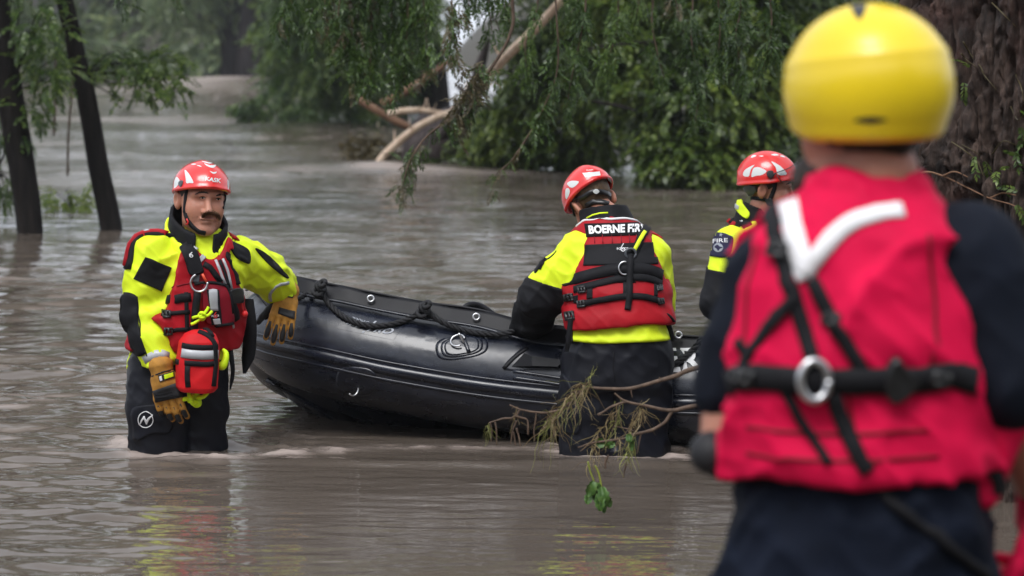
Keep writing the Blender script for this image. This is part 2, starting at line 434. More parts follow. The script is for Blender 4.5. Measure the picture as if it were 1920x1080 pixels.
def tree(name, label, trunk_pts, trunk_r, blobs, mat, bark, kind='cypress', size=.5, seed=1, group=None, cat='tree', lr=.04, every=2, extra=None):
    """blobs: (center, radii, n clumps, sprays each, spread)"""
    r = np.random.default_rng(seed)
    base = np.array(trunk_pts[0], float)
    root = empty(name, base); tag(root, label, cat, group)
    P = spline(trunk_pts, 24); R = np.interp(np.linspace(0, 1, 24), np.linspace(0, 1, len(trunk_r)), trunk_r)
    mb = MB(); start = P[10:] if kind == 'pecan' else P[6:]; mb.add(*tube(P, R, 12, wob=lambda p, a: .09 * np.sin(3 * a[None] + p[:, 2:3] * 2 + seed) + .05 * vnoise(np.stack([np.cos(a)[None] * 3 + 0 * p[:, :1], np.sin(a)[None] * 3 + 0 * p[:, :1], p[:, 2:3] * 4 + 0 * a[None]], -1))))
    ps, ds = [], []
    for b in blobs:
        C, p, d = clumps(r, *b); limbs(mb, start, C, r, lr, every=every); ps.append(p); ds.append(d)
    mb.build('trunk', bark, root)
    ps = np.concatenate(ps); ds = np.concatenate(ds)
    low = ps[:, 2] > .02
    ps, ds = ps[low], ds[low]
    foliage('crown', mat, kind, ps, ds, size * r.uniform(.65, 1.3, len(ps)), root, seed)
    if extra:  # extra crown out of view, added for its dark reflection in the water
        C, p_, d_ = clumps(r, *extra[:5]); foliage('crown', mat, kind, p_, d_, extra[5] * r.uniform(.65, 1.3, len(p_)), root, seed + 1)
    return root

# ---- far bank, 95-150 m
fr = np.random.default_rng(11)
FAR = [(-27, 108, 11), (-22.5, 122, 13), (-14.5, 140, 15), (-9.0, 128, 12), (-30, 150, 16), (7.5, 116, 12), (13, 125, 13), (19, 114, 12), (25, 124, 13), (31, 118, 12), (-21, 155, 18), (10, 155, 18)]
FARL = ['leftmost pale tree on the far hazy bank', 'tall pale tree on the far bank behind the slim dark trunks', 'pale tree in the haze just left of the big far trunk', 'hazy tree right behind the big far trunk', 'palest tall tree at the far left, last row', 'far tree hidden mostly behind the hanging cypress sprays', 'far tree behind the dense green mass', 'far tree behind the dense green mass towards the yellow helmet', 'far tree behind the yellow helmet', 'far tree behind the thick bark trunk', 'tallest tree of the last hazy row on the left', 'tallest tree of the last hazy row on the right']
FAR += [(-52, 118, 12), (-44, 132, 13), (-38, 112, 11), (-60, 128, 14), (40, 122, 12), (48, 132, 14), (57, 120, 12)]
FARL += ['hazy tree on the far bank well outside the main stand'] * 7
FP = []
for i, (x, y, hgt) in enumerate(FAR):
    if i < 4:
        hgt *= 1.25; r_ = hgt * .26
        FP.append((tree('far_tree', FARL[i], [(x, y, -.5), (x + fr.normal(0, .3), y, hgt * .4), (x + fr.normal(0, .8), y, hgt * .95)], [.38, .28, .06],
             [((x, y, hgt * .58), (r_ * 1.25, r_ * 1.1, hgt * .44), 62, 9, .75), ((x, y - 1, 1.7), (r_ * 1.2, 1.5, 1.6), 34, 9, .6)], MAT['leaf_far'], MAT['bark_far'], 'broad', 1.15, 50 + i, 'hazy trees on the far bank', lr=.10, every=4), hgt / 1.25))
    else:
        src, h0 = FP[i % 4]; c_ = src.copy(); COL.objects.link(c_); c_['label'] = FARL[i]; c_['_o'] = [x, y, -.5]
        c_.location = (x, y, -.5); c_.rotation_euler = (0, 0, fr.uniform(0, 6.28)); c_.scale = (hgt / h0,) * 3
        for ch in src.children:
            k_ = ch.copy(); COL.objects.link(k_); k_.parent = c_

# ---- the big far cypress left of the middle
def T(pts, Y): return [at(px, py, Y) for px, py in pts]
q = onwater(447, 158)
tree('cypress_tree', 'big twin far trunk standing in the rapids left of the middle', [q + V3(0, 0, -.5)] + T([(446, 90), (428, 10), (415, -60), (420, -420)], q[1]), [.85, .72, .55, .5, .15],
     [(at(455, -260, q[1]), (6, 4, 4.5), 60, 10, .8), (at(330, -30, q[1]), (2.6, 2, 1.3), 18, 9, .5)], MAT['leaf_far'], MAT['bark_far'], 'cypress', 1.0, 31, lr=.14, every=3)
q = onwater(478, 160)
tree('cypress_tree', 'broad dark far trunk close beside the big twin trunk in the rapids', [q + V3(0, 0, -.5)] + T([(472, 90), (476, 20), (490, -300)], q[1]), [.75, .6, .5, .1],
     [(at(505, -240, q[1]), (4, 3, 3.6), 40, 10, .8), (at(540, -30, q[1]), (1.4, 1.5, .8), 12, 9, .4)], MAT['leaf_mid'], MAT['bark_far'], 'cypress', .9, 32, lr=.12, every=3)

# ---- middle drooping trees, about 50 m
q = onwater(815, 238)
tree('cypress_tree', 'drooping dark green tree over the water behind the peeled branches', [q + V3(0, 0, -.4)] + T([(812, 130), (800, 40), (806, -60), (800, -420)], q[1]), [.34, .28, .24, .2, .06],
     [(at(650, 60, q[1] - 1), (1.6, 1.4, 1.3), 56, 18, .14), (at(720, 20, q[1] - 2), (1.2, 1.2, 1.2), 36, 18, .14), (at(575, 110, q[1]), (.65, .9, .85), 20, 18, .13), (at(690, 165, q[1]), (1.0, .9, .42), 24, 14, .12),
      (at(700, -220, q[1]), (3.2, 2.4, 2.2), 80, 10, .45)], MAT['leaf_mid'], MAT['bark_dark'], 'cypress', .42, 33, lr=.045, extra=((-3, 50, 11), (5, 4, 4.5), 110, 8, .6, 1.1))
q = onwater(745, 232)
tree('cypress_tree', 'second dark trunk in the drooping middle trees', [q + V3(0, 0, -.4)] + T([(752, 130), (775, 30), (790, -120), (780, -380)], q[1] + 2), [.2, .18, .16, .14, .05],
     [(at(600, 170, q[1] + 2), (1.1, .8, .5), 50, 11, .2), (at(575, 30, q[1] + 4), (.75, .9, 1.1), 34, 14, .2), (at(760, -230, q[1] + 4), (2.6, 2.4, 2), 50, 10, .45)], MAT['leaf_mid'], MAT['bark_dark'], 'cypress', .42, 34, lr=.04)
for px, py, rx, rz, s, lb in ((470, 232, .25, .26, 61, 'small rounded shrub standing alone in the water left of the drooping trees'), (563, 232, .34, .12, 62, 'low dark shrub awash in front of the drooping trees')):
    q = onwater(px, py)
    tree('water_shrub', lb, [q + V3(0, 0, -.3), q + V3(.02, 0, .1), q + V3(.05, 0, rz * 1.4)], [.03, .025, .01], [(q + V3(0, 0, rz * .9), (rx, rx, rz), 30, 8, .07)], MAT['leaf_mid'], MAT['bark_dark'], 'broad', .2, s, 'shrubs awash in the river', 'shrub', lr=.012)

# ---- dense mass on the right, about 31 m
q = onwater(1330, 345)
Y = q[1]
tree('cypress_tree', 'dense green tree hanging to the water between the two crouched red helmets', [q + V3(0, 1.6, -.6)] + T([(1320, 160), (1290, 0), (1250, -300)], Y + 1.6) + [at(1230, -900, Y + 1.6)], [.22, .2, .17, .13, .04],
     [(at(1300, 170, Y), (1.0, .8, .85), 115, 15, .11), (at(1200, 60, Y + .4), (.9, .8, .7), 70, 15, .11), (at(1390, 60, Y + .2), (.75, .7, .75), 64, 15, .11), (at(1290, 300, Y - .3), (.55, .5, .30), 54, 15, .08), (at(1420, 240, Y + .1), (.5, .5, .6), 46, 15, .10),
      (at(1230, -330, Y + .6), (2.2, 1.6, 1.5), 70, 10, .32), (at(1500, -150, Y + .8), (1.6, 1.3, 1.4), 50, 10, .3)], MAT['leaf_dark'], MAT['bark_dark'], 'broad', .21, 35, lr=.022, extra=((2.0, 33, 8.0), (4.2, 3, 3.2), 110, 8, .5, .9))
q = onwater(1060, 322); Y = q[1]
tree('cypress_tree', 'leaning green tree right of the peeled limb over the log jam', [q + V3(0, 1, -.5)] + T([(1090, 200), (1130, 60), (1120, -120)], Y + 1) + [at(1080, -700, Y + 1)], [.2, .18, .15, .13, .04],
     [(at(1060, 130, Y), (.70, .7, .70), 110, 10, .15), (at(1110, 40, Y + .4), (.75, .8, .6), 90, 10, .15), (at(1080, 230, Y + .1), (.85, .6, .45), 84, 10, .13), (at(960, 245, Y + .2), (.45, .5, .25), 40, 10, .1),
      (at(1060, -330, Y + .6), (2.2, 1.6, 1.5), 60, 10, .32)], MAT['leaf_dark'], MAT['bark_dark'], 'pecan', .24, 36, lr=.022)
q = onwater(1470, 335); Y = q[1] + 3
tree('cypress_tree', 'deep green tree filling the gap behind the yellow helmet', [q + V3(0, 3.4, -.6)] + T([(1520, 160), (1540, 0), (1560, -300)], Y + .6), [.22, .2, .17, .06],
     [(at(1530, 150, Y), (.9, .8, 1.0), 100, 11, .16), (at(1640, 120, Y + .4), (.9, .8, 1.0), 50, 10, .18), (at(1440, 40, Y + 1), (.9, .8, .9), 80, 11, .16), (at(1580, -300, Y + 1), (2.2, 1.6, 1.6), 40, 10, .32), (at(1560, 290, Y), (.9, .5, .3), 36, 10, .12)], MAT['leaf_dark'], MAT['bark_dark'], 'cypress', .28, 37, lr=.025)

# ---- the two slim trees on the left, about 24.6 m
q = onwater(56, 437); Y = q[1]
tree('slim_tree', 'dark slim trunk nearest the left edge, leaning out of the water', [q + V3(0.02, 0, -.4), q] + T([(38, 300), (18, 180), (2, 40), (-14, -80), (-40, -420)], Y) + [at(-80, -900, Y)], [.115, .108, .115, .11, .10, .09, .07, .02],
     [(at(66, 45, Y - .3), (.20, .3, .24), 15, 5, .08), (at(86, 125, Y - .2), (.15, .2, .24), 14, 5, .07), (at(45, 210, Y), (.10, .2, .22), 9, 6, .06), (at(30, -60, Y), (.5, .5, .2), 20, 6, .12), (at(-10, -400, Y), (1.6, 1.4, 1.0), 70, 9, .25)], MAT['leaf_pecan'], MAT['bark_dark'], 'pecan', .155, 38, 'slim trees at the left', lr=.008, every=3, extra=((-5.2, 24.5, 5.6), (2.4, 2.0, 1.7), 90, 9, .35, .5))
q = onwater(207, 430); Y = q[1]
tree('slim_tree', 'dark slim leaning trunk, second from the left edge, behind the moustached man', [q + V3(0.02, 0, -.4), q] + T([(186, 320), (166, 200), (142, 90), (122, 0), (105, -80), (60, -420)], Y) + [at(20, -900, Y)], [.098, .095, .088, .086, .078, .074, .07, .05, .02],
     [(at(225, 118, Y + .2), (.26, .25, .08), 10, 6, .06), (at(290, 135, Y + .2), (.22, .2, .13), 15, 6, .06), (at(262, 165, Y), (.10, .2, .08), 4, 5, .05), (at(86, 110, Y), (.10, .2, .24), 6, 5, .06), (at(196, 170, Y), (.07, .12, .18), 5, 4, .05), (at(325, 165, Y), (.06, .1, .10), 4, 4, .05), (at(100, -340, Y), (1.7, 1.4, 1.0), 70, 9, .25)], MAT['leaf_pecan'], MAT['bark_dark'], 'pecan', .15, 39, 'slim trees at the left', lr=.007, every=3, extra=((-3.9, 25.5, 5.8), (2.2, 2.0, 1.6), 80, 9, .35, .5))
q = onwater(-14, 425); Y = q[1]
tree('slim_tree', 'thin forked sapling cut by the left edge of the view', [q + V3(0, 0, -.4), q] + T([(-10, 340), (-22, 250), (-60, 100), (-90, -300)], Y), [.05, .045, .04, .035, .03, .01],
     [(at(10, 350, Y), (.10, .1, .14), 8, 6, .05), (at(-20, 260, Y), (.15, .15, .2), 8, 6, .06), (at(-80, -250, Y), (.8, .8, .6), 24, 8, .2)], MAT['leaf_pecan'], MAT['bark_dark'], 'pecan', .15, 40, 'slim trees at the left', lr=.014, every=1)
q = onwater(140, 398); Y = q[1]
tree('sapling', 'yellow green sapling sprig poking from the water between the slim trunks', [q + V3(0, 0, -.3), q + V3(-.03, 0, .08), q + V3(-.08, 0, .22)], [.012, .01, .005],
     [(q + V3(-.12, 0, .16), (.15, .12, .07), 8, 3, .04), (q + V3(.05, 0, .12), (.1, .1, .07), 5, 3, .04)], MAT['leaf_bright'], MAT['bark_dark'], 'pecan', .17, 41, lr=.006, every=2)
for pts, lb in (([(105, 90), (104, 150), (103, 205), (101, 255)], 'short bare vine hanging left of the leaning slim trunk'), ([(137, 130), (133, 190), (128, 260), (127, 330)], 'long thin vine hanging close to the leaning slim trunk')):
    P = spline(T(pts, Y - .5), 16); mb = MB(); mb.add(*tube(P, .008 + .006 * np.sin(np.arange(16) * 1.7) ** 2, 6))
    tag(mb.build('hanging_vine', MAT['twig'], origin=P[0]), lb, 'vine', 'vines at the slim trees')

# ================================================================== log jam, about 37 m
def log(name, label, pts, Y, r, mat, k=12, group=None, knots=0):
    P = spline(T(pts, Y) if not isinstance(Y, (list, tuple)) else [at(a, b, y) for (a, b), y in zip(pts, Y)], 22)
    R = np.interp(np.linspace(0, 1, 22), np.linspace(0, 1, len(r)), r)
    mb = MB(); mb.add(*tube(P, R, k, wob=lambda p, a: .16 * vnoise(np.stack([np.cos(a)[None] * 2 + p[:, :1] * 5, np.sin(a)[None] * 2 + 0 * p[:, :1], p[:, 2:3] * 5 + 0 * a[None]], -1))))
    rr = np.random.default_rng(int(abs(pts[0][0])))
    for _ in range(knots):
        i = rr.integers(3, 19); d = nrm(rr.normal(0, 1, 3)) * R[i] * 3.5
        mb.add(*tube(spline([P[i], P[i] + d * .6, P[i] + d + V3(0, 0, .05)], 5), np.linspace(R[i] * .35, R[i] * .1, 5), 6))
    return tag(mb.build(name, mat, origin=P[0]), label, 'log', group)
GJ = 'logs of the jam'
log('peeled_branch', 'long pale peeled branch curving out of the foam up to the right', [(700, 318), (724, 288), (766, 250), (815, 221), (866, 205), (908, 194)], 36.6, [.050, .050, .048, .045, .040, .032], MAT['peeled'], group=GJ, knots=4)
log('peeled_branch', 'straight pale peeled limb rising steeply to the right through the leaves', [(838, 222), (872, 184), (912, 146), (952, 104), (1000, 58), (1050, 4), (1100, -50)], [36.0, 34.5, 32.5, 30.8, 29.8, 29.2, 28.6], [.04, .052, .056, .052, .046, .04, .032], MAT['peeled'], group=GJ, knots=4)
log('broken_branch', 'short pale broken branch with a bright cut end above the curved one', [(728, 214), (755, 208), (790, 207), (830, 213)], 37.4, [.045, .042, .04, .035], MAT['peeled'], group=GJ, knots=4)
log('broken_branch', 'brown branch sloping down left of the pale cut end', [(672, 186), (704, 206), (736, 224), (768, 238)], 38.5, [.05, .055, .055, .05], MAT['brown_wood'], group=GJ)
log('broken_branch', 'brown branch rising behind the pale cut end towards the dark trunk', [(716, 196), (752, 176), (800, 146), (850, 108)], 39.5, [.06, .055, .05, .04], MAT['brown_wood'], group=GJ)
log('driftwood_trunk', 'thick dark rooty trunk lying under the peeled branches', [(770, 330), (815, 272), (880, 250), (960, 246), (1040, 252)], 37.6, [.22, .42, .38, .28, .18], MAT['bark_root'], 16, GJ, 9)
log('driftwood_trunk', 'grey bare trunk lying low at the water under the green tree', [(830, 312), (900, 308), (1000, 305), (1100, 300)], 36.9, [.06, .09, .08, .06], MAT['bark_root'], 12, GJ, 3)
log('broken_branch', 'thin dark limb lying across the green tree, upper one', [(1100, 92), (1160, 84), (1228, 78)], 31.2, [.015, .02, .014], MAT['bark_dark'], 8, GJ)
log('broken_branch', 'thin dark limb lying across the green tree, lower one', [(1110, 190), (1150, 196), (1190, 206)], 31.0, [.014, .02, .016], MAT['bark_dark'], 8, GJ)
def debris(name, label, c, rad, n, mat, ln, seed, width=.006, hang=.5, group=None, cat='debris'):
    r = np.random.default_rng(seed); mb = []
    P0 = np.asarray(c) + r.normal(0, .5, (n, 3)) * np.asarray(rad)
    d = nrm(r.normal(0, 1, (n, 3)) * V3(1, 1, .5) + V3(0, 0, -hang)); l_ = ln * r.uniform(.4, 1.2, (n, 1))
    s = nrm(np.cross(d, r.normal(0, 1, (n, 3)))) * width
    m_ = P0 + d * l_ * .5 + r.normal(0, .12, (n, 3)) * l_; e = P0 + d * l_ + V3(0, 0, -.25 * hang) * l_
    V = np.stack([P0 - s, P0 + s, m_ + s, m_ - s, m_ - s, m_ + s, e + s * .3, e - s * .3], 1).reshape(-1, 3)
    return V, np.arange(len(V)).reshape(-1, 4)
for c, rad, n, sd, mt, lb in ((at(690, 288, 37.6), (.30, .4, .24), 320, 71, 'leaf_dead', 'tangled heap of grass and leaves at the tip of the jam'), (at(930, 284, 36.4), (.7, .4, .18), 260, 72, 'leaf_dark', 'flattened weed raft between the lying trunk and the green tree')):
    V, F = debris('', '', c, rad, n, None, .3, sd, .02, .2)
    o = tag(link('debris_heap', mesh_from('debris_heap', V, F, False), MAT[mt], origin=c), lb, 'debris', 'debris at the log jam', 'stuff')

# ================================================================== solid modelling with distance fields (for bodies, clothes, boat)
def rotm(yaw=0, pitch=0, roll=0):
    """columns = local axes in world; yaw about z, pitch about x, roll about y (degrees)"""
    return np.array(Matrix.Rotation(math.radians(yaw), 3, 'Z') @ Matrix.Rotation(math.radians(pitch), 3, 'X') @ Matrix.Rotation(math.radians(roll), 3, 'Y'))
def loc_(P, c, R): return (P - np.asarray(c)) @ R if R is not None else P - np.asarray(c)
def s_cap(P, a, b, ra, rb):
    a = np.asarray(a, float); b = np.asarray(b, float); ba = b - a
    h = np.clip(((P - a) @ ba) / (ba @ ba + 1e-12), 0, 1)
    return np.linalg.norm(P - a - h[:, None] * ba, axis=1) - (ra + h * (rb - ra))
def s_chain(P, pts, rs, k=.03):
    d = None
    for i in range(len(pts) - 1):
        e = s_cap(P, pts[i], pts[i + 1], rs[i], rs[i + 1]); d = e if d is None else smin(d, e, k)
    return d
def s_ell(P, c, r, R=None):
    q = loc_(P, c, R); r = np.asarray(r, float)
    k0 = np.linalg.norm(q / r, axis=1); k1 = np.linalg.norm(q / (r * r), axis=1)
    return k0 * (k0 - 1) / (k1 + 1e-9)
def s_box(P, c, hsz, rd=.01, R=None):
    q = np.abs(loc_(P, c, R)) - (np.asarray(hsz, float) - rd)
    return np.linalg.norm(np.maximum(q, 0), axis=1) + np.minimum(q.max(1), 0) - rd
def s_loft(P, secs, R=None, o=(0, 0, 0), p=2.4):
    """secs: rows (w, cu, cv, ru, rv) along local z; super-elliptic section"""
    q = loc_(P, o, R); S = np.asarray(secs, float); w = q[:, 2]
    zc = np.clip(w, S[0, 0], S[-1, 0])
    cu, cv, ru, rv = (np.interp(zc, S[:, 0], S[:, i]) for i in range(1, 5))
    a = np.abs((q[:, 0] - cu) / ru); b = np.abs((q[:, 1] - cv) / rv)
    k = (a ** p + b ** p) ** (1 / p)
    d = (k - 1) * np.minimum(ru, rv)
    e = np.abs(w - zc)
    return np.where(e > 0, np.hypot(np.maximum(d, 0), e), d)
def smin(a, b, k):
    if k <= 0: return np.minimum(a, b)
    h = np.clip(.5 + .5 * (b - a) / k, 0, 1); return b + (a - b) * h - k * h * (1 - h)
def smax(a, b, k): return -smin(-a, -b, k)
def s_plane(P, o, n): return (P - np.asarray(o)) @ nrm(n)      # > 0 on the n side
def nets(f, lo, hi, h, band=1.7):
    """surface nets over f<0 in a box"""
    lo = np.asarray(lo, float); hi = np.asarray(hi, float); B = 6
    nb = np.ceil((hi - lo) / (h * B)).astype(int); n = nb * B + 1
    g = np.indices(nb).reshape(3, -1).T
    cen = lo + (g + .5) * B * h
    d = f(cen); act = np.abs(d) < B * h * .87 * band + h
    F = np.repeat(np.repeat(np.repeat(np.where(d < 0, -1., 1.).reshape(nb), B, 0), B, 1), B, 2)
    F = np.pad(F, ((0, 1), (0, 1), (0, 1)), mode='edge')
    mask = np.zeros(nb, bool); mask[tuple(g[act].T)] = True
    M_ = np.repeat(np.repeat(np.repeat(mask, B, 0), B, 1), B, 2)
    M_ = np.pad(M_, ((0, 1), (0, 1), (0, 1)), mode='constant')
    M2 = M_.copy(); M2[1:] |= M_[:-1]; M2[:, 1:] |= M2[:, :-1].copy() & True; M2[:, :, 1:] |= M2[:, :, :-1].copy()
    idx = np.argwhere(M2)
    for s in range(0, len(idx), 400000):
        t = idx[s:s + 400000]; F[tuple(t.T)] = f(lo + t * h)
    F[0] = F[-1] = 1; F[:, 0] = F[:, -1] = 1; F[:, :, 0] = F[:, :, -1] = 1
    S = F < 0
    c = np.zeros(np.array(F.shape) - 1, int)
    sl = lambda o, s: slice(o, o + s)
    sh = c.shape
    for a in (0, 1):
        for b in (0, 1):
            for e in (0, 1): c += S[sl(a, sh[0]), sl(b, sh[1]), sl(e, sh[2])]
    A = np.argwhere((c > 0) & (c < 8)); im = np.full(sh, -1, np.int64); im[tuple(A.T)] = np.arange(len(A))
    acc = np.zeros((len(A), 3)); cnt = np.zeros(len(A))
    cor = [(0,0,0),(1,0,0),(0,1,0),(1,1,0),(0,0,1),(1,0,1),(0,1,1),(1,1,1)]
    val = [F[tuple((A + np.array(k)).T)] for k in cor]
    for i, j in ((0,1),(2,3),(4,5),(6,7),(0,2),(1,3),(4,6),(5,7),(0,4),(1,5),(2,6),(3,7)):
        m = (val[i] < 0) != (val[j] < 0)
        t = val[i][m] / (val[i][m] - val[j][m])
        acc[m] += np.array(cor[i]) + t[:, None] * (np.array(cor[j]) - np.array(cor[i])); cnt[m] += 1
    V = lo + (A + acc / cnt[:, None]) * h
    Q = []
    for ax in range(3):
        o1, o2 = [(1, 2), (2, 0), (0, 1)][ax]
        s0 = [slice(1, -1)] * 3; s0[ax] = slice(0, -1); s1 = list(s0); s1[ax] = slice(1, None)
        E0 = S[tuple(s0)]; E1 = S[tuple(s1)]
        e = np.argwhere(E0 != E1); off = np.ones(3, int); off[ax] = 0; e = e + off
        flip = S[tuple(e.T)]
        d1 = np.zeros(3, int); d1[o1] = 1; d2 = np.zeros(3, int); d2[o2] = 1
        q = np.stack([im[tuple((e - d1 - d2).T)], im[tuple((e - d2).T)], im[tuple(e.T)], im[tuple((e - d1).T)]], 1)
        q[~flip] = q[~flip][:, ::-1]; Q.append(q)
    Q = np.concatenate(Q); Q = Q[(Q >= 0).all(1)]
    return V, Q
def grad(f, P, e=.002):
    G = np.stack([f(P + d) - f(P - d) for d in np.eye(3) * e], -1); return nrm(G)
def solid(name, f, lo, hi, h, mat, parent=None, relax=0, **k):
    V, Q = nets(f, lo, hi, h)
    for _ in range(relax):                       # pull the vertices onto the surface
        V = V - (np.clip(f(V), -h, h)[:, None] * grad(f, V, h * .5)) * .8
    REG[f] = (V, Q)
    return link(name, mesh_from(name, V, Q), mat, parent, **k)
REG = {}
def onto(f, P, off=0.0, it=4):
    P = np.array(P, float)
    for _ in range(it): P -= ((f(P) - off)[:, None]) * grad(f, P) * .8
    return P
class Surf:
    """a built surface that straps, patches and print are laid on"""
    def __init__(s, fs, y0=0, y1=0, off=0.0):
        fs = fs if isinstance(fs, (list, tuple)) else [fs]; Vs, Qs, n = [], [], 0
        for f in fs: V, Q = REG[f]; Vs.append(V); Qs.append(np.asarray(Q) + n); n += len(V)
        V = np.concatenate(Vs); Q = np.concatenate(Qs); s.off = off
        s.b = BVHTree.FromPolygons(V.tolist(), Q.tolist())
        fn = np.cross(V[Q[:, 2]] - V[Q[:, 0]], V[Q[:, 3]] - V[Q[:, 1]]); vn = np.zeros_like(V)
        for c in range(4): np.add.at(vn, Q[:, c], fn)
        s.fn = nrm(nrm(vn)[Q].mean(1))
    def near(s, P):
        P = np.asarray(P, float); R = [s.b.find_nearest(p) for p in P.tolist()]
        N = s.fn[[r[2] for r in R]]; C = np.array([r[0][:] for r in R])
        return C + N * s.off, N
    def onto(s, P): return s.near(P)[0]
    def normal(s, P): return s.near(P)[1]
    def hit(s, px, py):
        d = ray(np.asarray(px, float).ravel(), np.asarray(py, float).ravel()); O = V3(0, 0, CAM_H); out = []
        for v in d:
            loc, n, i, t = s.b.ray_cast(O, v)
            if loc is None:                    # a miss: take the nearest approach
                best = None
                for q in np.linspace(s.y0 if hasattr(s, 'y0') else 3.5, 14, 60):
                    r = s.b.find_nearest(O + v * q)
                    if best is None or r[3] < best[3]: best = r
                loc, i = best[0], best[2]
            out.append(np.array(loc[:]) + s.fn[i] * s.off)
        return np.array(out)
    def px(s, pts, off=0.0):
        p = np.asarray(pts, float); P = s.hit(p[:, 0], p[:, 1]); return P + s.normal(P) * off if off else P
    def slab(s, G, thick, sink=.004):
        """closed slab from a (nu,nv,3) grid of surface points"""
        nu, nv = G.shape[:2]; P = G.reshape(-1, 3); N = s.normal(P)
        top = P + N * thick; bot = P - N * sink
        i = np.arange(nu * nv).reshape(nu, nv); n = nu * nv
        F = [(i[a, b], i[a + 1, b], i[a + 1, b + 1], i[a, b + 1]) for a in range(nu - 1) for b in range(nv - 1)]
        rim = list(i[:, 0]) + list(i[-1, 1:]) + list(i[-2::-1, -1]) + list(i[0, -2:0:-1])
        # orient outward
        q = F[0]; fn = np.cross(top[q[1]] - top[q[0]], top[q[3]] - top[q[0]])
        up = np.dot(fn, N[q[0]]) > 0
        if not up: F = [f_[::-1] for f_ in F]
        for a, b in zip(rim, rim[1:] + rim[:1]) if thick > .0013 else ():
            F.append((a, b, b + n, a + n) if not up else (a, a + n, b + n, b))
        return (np.concatenate([top, bot]), F) if thick > .0013 else (top, F)
    def strap(s, path, width, thick=.004, n=None, nv=3, proj=True):
        """path: pixels [(x,y)] or 3D points [(x,y,z)]"""
        path = [np.asarray(p, float) for p in path]
        P = s.px(path) if len(path[0]) == 2 else np.array(path)
        ln = np.linalg.norm(np.diff(P, axis=0), axis=1).sum(); n = n or max(4, int(ln / .022))
        C = spline(P, n)
        if proj: C = s.onto(C)
        N = s.normal(C); T_ = nrm(np.gradient(C, axis=0)); W = nrm(np.cross(T_, N))
        wd = np.broadcast_to(np.interp(np.linspace(0, 1, n), np.linspace(0, 1, np.size(width)), np.atleast_1d(width)), (n,))
        G = C[:, None] + W[:, None] * (np.linspace(-.5, .5, nv)[None, :, None] * wd[:, None, None])
        G = s.onto(G.reshape(-1, 3)).reshape(G.shape)
        return s.slab(G, thick)
    def quad(s, c, thick=.003, nu=8, nv=8, bulge=0.0):
        """c: 4 pixels (tl, tr, br, bl)"""
        c = np.asarray(c, float); a, b = np.meshgrid(np.linspace(0, 1, nu), np.linspace(0, 1, nv), indexing='ij')
        p = lerp(lerp(c[0], c[1], a[..., None]), lerp(c[3], c[2], a[..., None]), b[..., None]).reshape(-1, 2)
        return s.slab(s.hit(p[:, 0], p[:, 1]).reshape(nu, nv, 3), thick)
    def blob(s, c, pts, thick=.003, rings=8):
        """filled outline (pixels) round a centre"""
        O = spline(pts, len(pts) * 6, closed=True); m = len(O); V = [np.asarray(c, float)[None]]
        for k in range(1, rings + 1): V.append(lerp(np.asarray(c, float), O, k / rings))
        p = np.concatenate(V); P = s.hit(p[:, 0], p[:, 1]); N = s.normal(P)
        F = [(0, 1 + j, 1 + (j + 1) % m) for j in range(m)]
        for k in range(rings - 1):
            for j in range(m):
                a = 1 + k * m; b = a + m; F.append((a + j, b + j, b + (j + 1) % m, a + (j + 1) % m))
        e = 1 + (rings - 1) * m; n = len(P)
        q = F[0]; up = np.dot(np.cross(P[q[1]] - P[q[0]], P[q[2]] - P[q[0]]), N[0]) > 0
        if not up: F = [f_[::-1] for f_ in F]
        if thick <= .0013: return P + N * thick, F
        W = np.concatenate([P + N * thick, P[e:] - N[e:] * .004])
        for j in range(m):
            a, b = e + j, e + (j + 1) % m; c_, d_ = n + j, n + (j + 1) % m
            F.append((a, c_, d_, b) if up else (a, b, d_, c_))
        return W, F
    def text(s, body, c, off=.004, bold=0.0, shear=0.0, sx=1.0):
        """flat print: text filled into the pixel quad c (tl, tr, br, bl)"""
        cu = bpy.data.curves.new('t', 'FONT'); cu.body = body; cu.shear = shear; cu.offset = bold; cu.resolution_u = 3; cu.fill_mode = 'FRONT'
        o = bpy.data.objects.new('t', cu); COL.objects.link(o)
        dg = bpy.context.evaluated_depsgraph_get(); m = o.evaluated_get(dg).to_mesh()
        V = np.array([v.co[:2] for v in m.vertices]); F = [tuple(p.vertices) for p in m.polygons]
        o.evaluated_get(dg).to_mesh_clear(); bpy.data.objects.remove(o); bpy.data.curves.remove(cu)
        mn, mx = V.min(0), V.max(0); t = (V - mn) / (mx - mn)
        c = np.asarray(c, float); a = t[:, :1]; b = 1 - t[:, 1:]
        p = lerp(lerp(c[0], c[1], a), lerp(c[3], c[2], a), b)
        P = s.hit(p[:, 0], p[:, 1]); N = s.normal(P)
        q = F[0]; up = np.dot(np.cross(P[q[1]] - P[q[0]], P[q[2]] - P[q[0]]), N[q[0]]) > 0
        return P + N * off, (F if up else [f_[::-1] for f_ in F])
def torus(c, n, R, r, k=28, m=8, a0=0, a1=2 * math.pi, sx=1.0, up=None):
    n = nrm(n); ref = V3(0, 0, 1) if up is None else np.asarray(up, float)
    if abs(n @ nrm(ref)) > .95: ref = V3(1, 0, 0)
    u = nrm(np.cross(ref, n)); v = np.cross(n, u)
    t = np.linspace(a0, a1, k); P = np.asarray(c) + R * (np.cos(t)[:, None] * u * sx + np.sin(t)[:, None] * v)
    return tube(P, r, m)
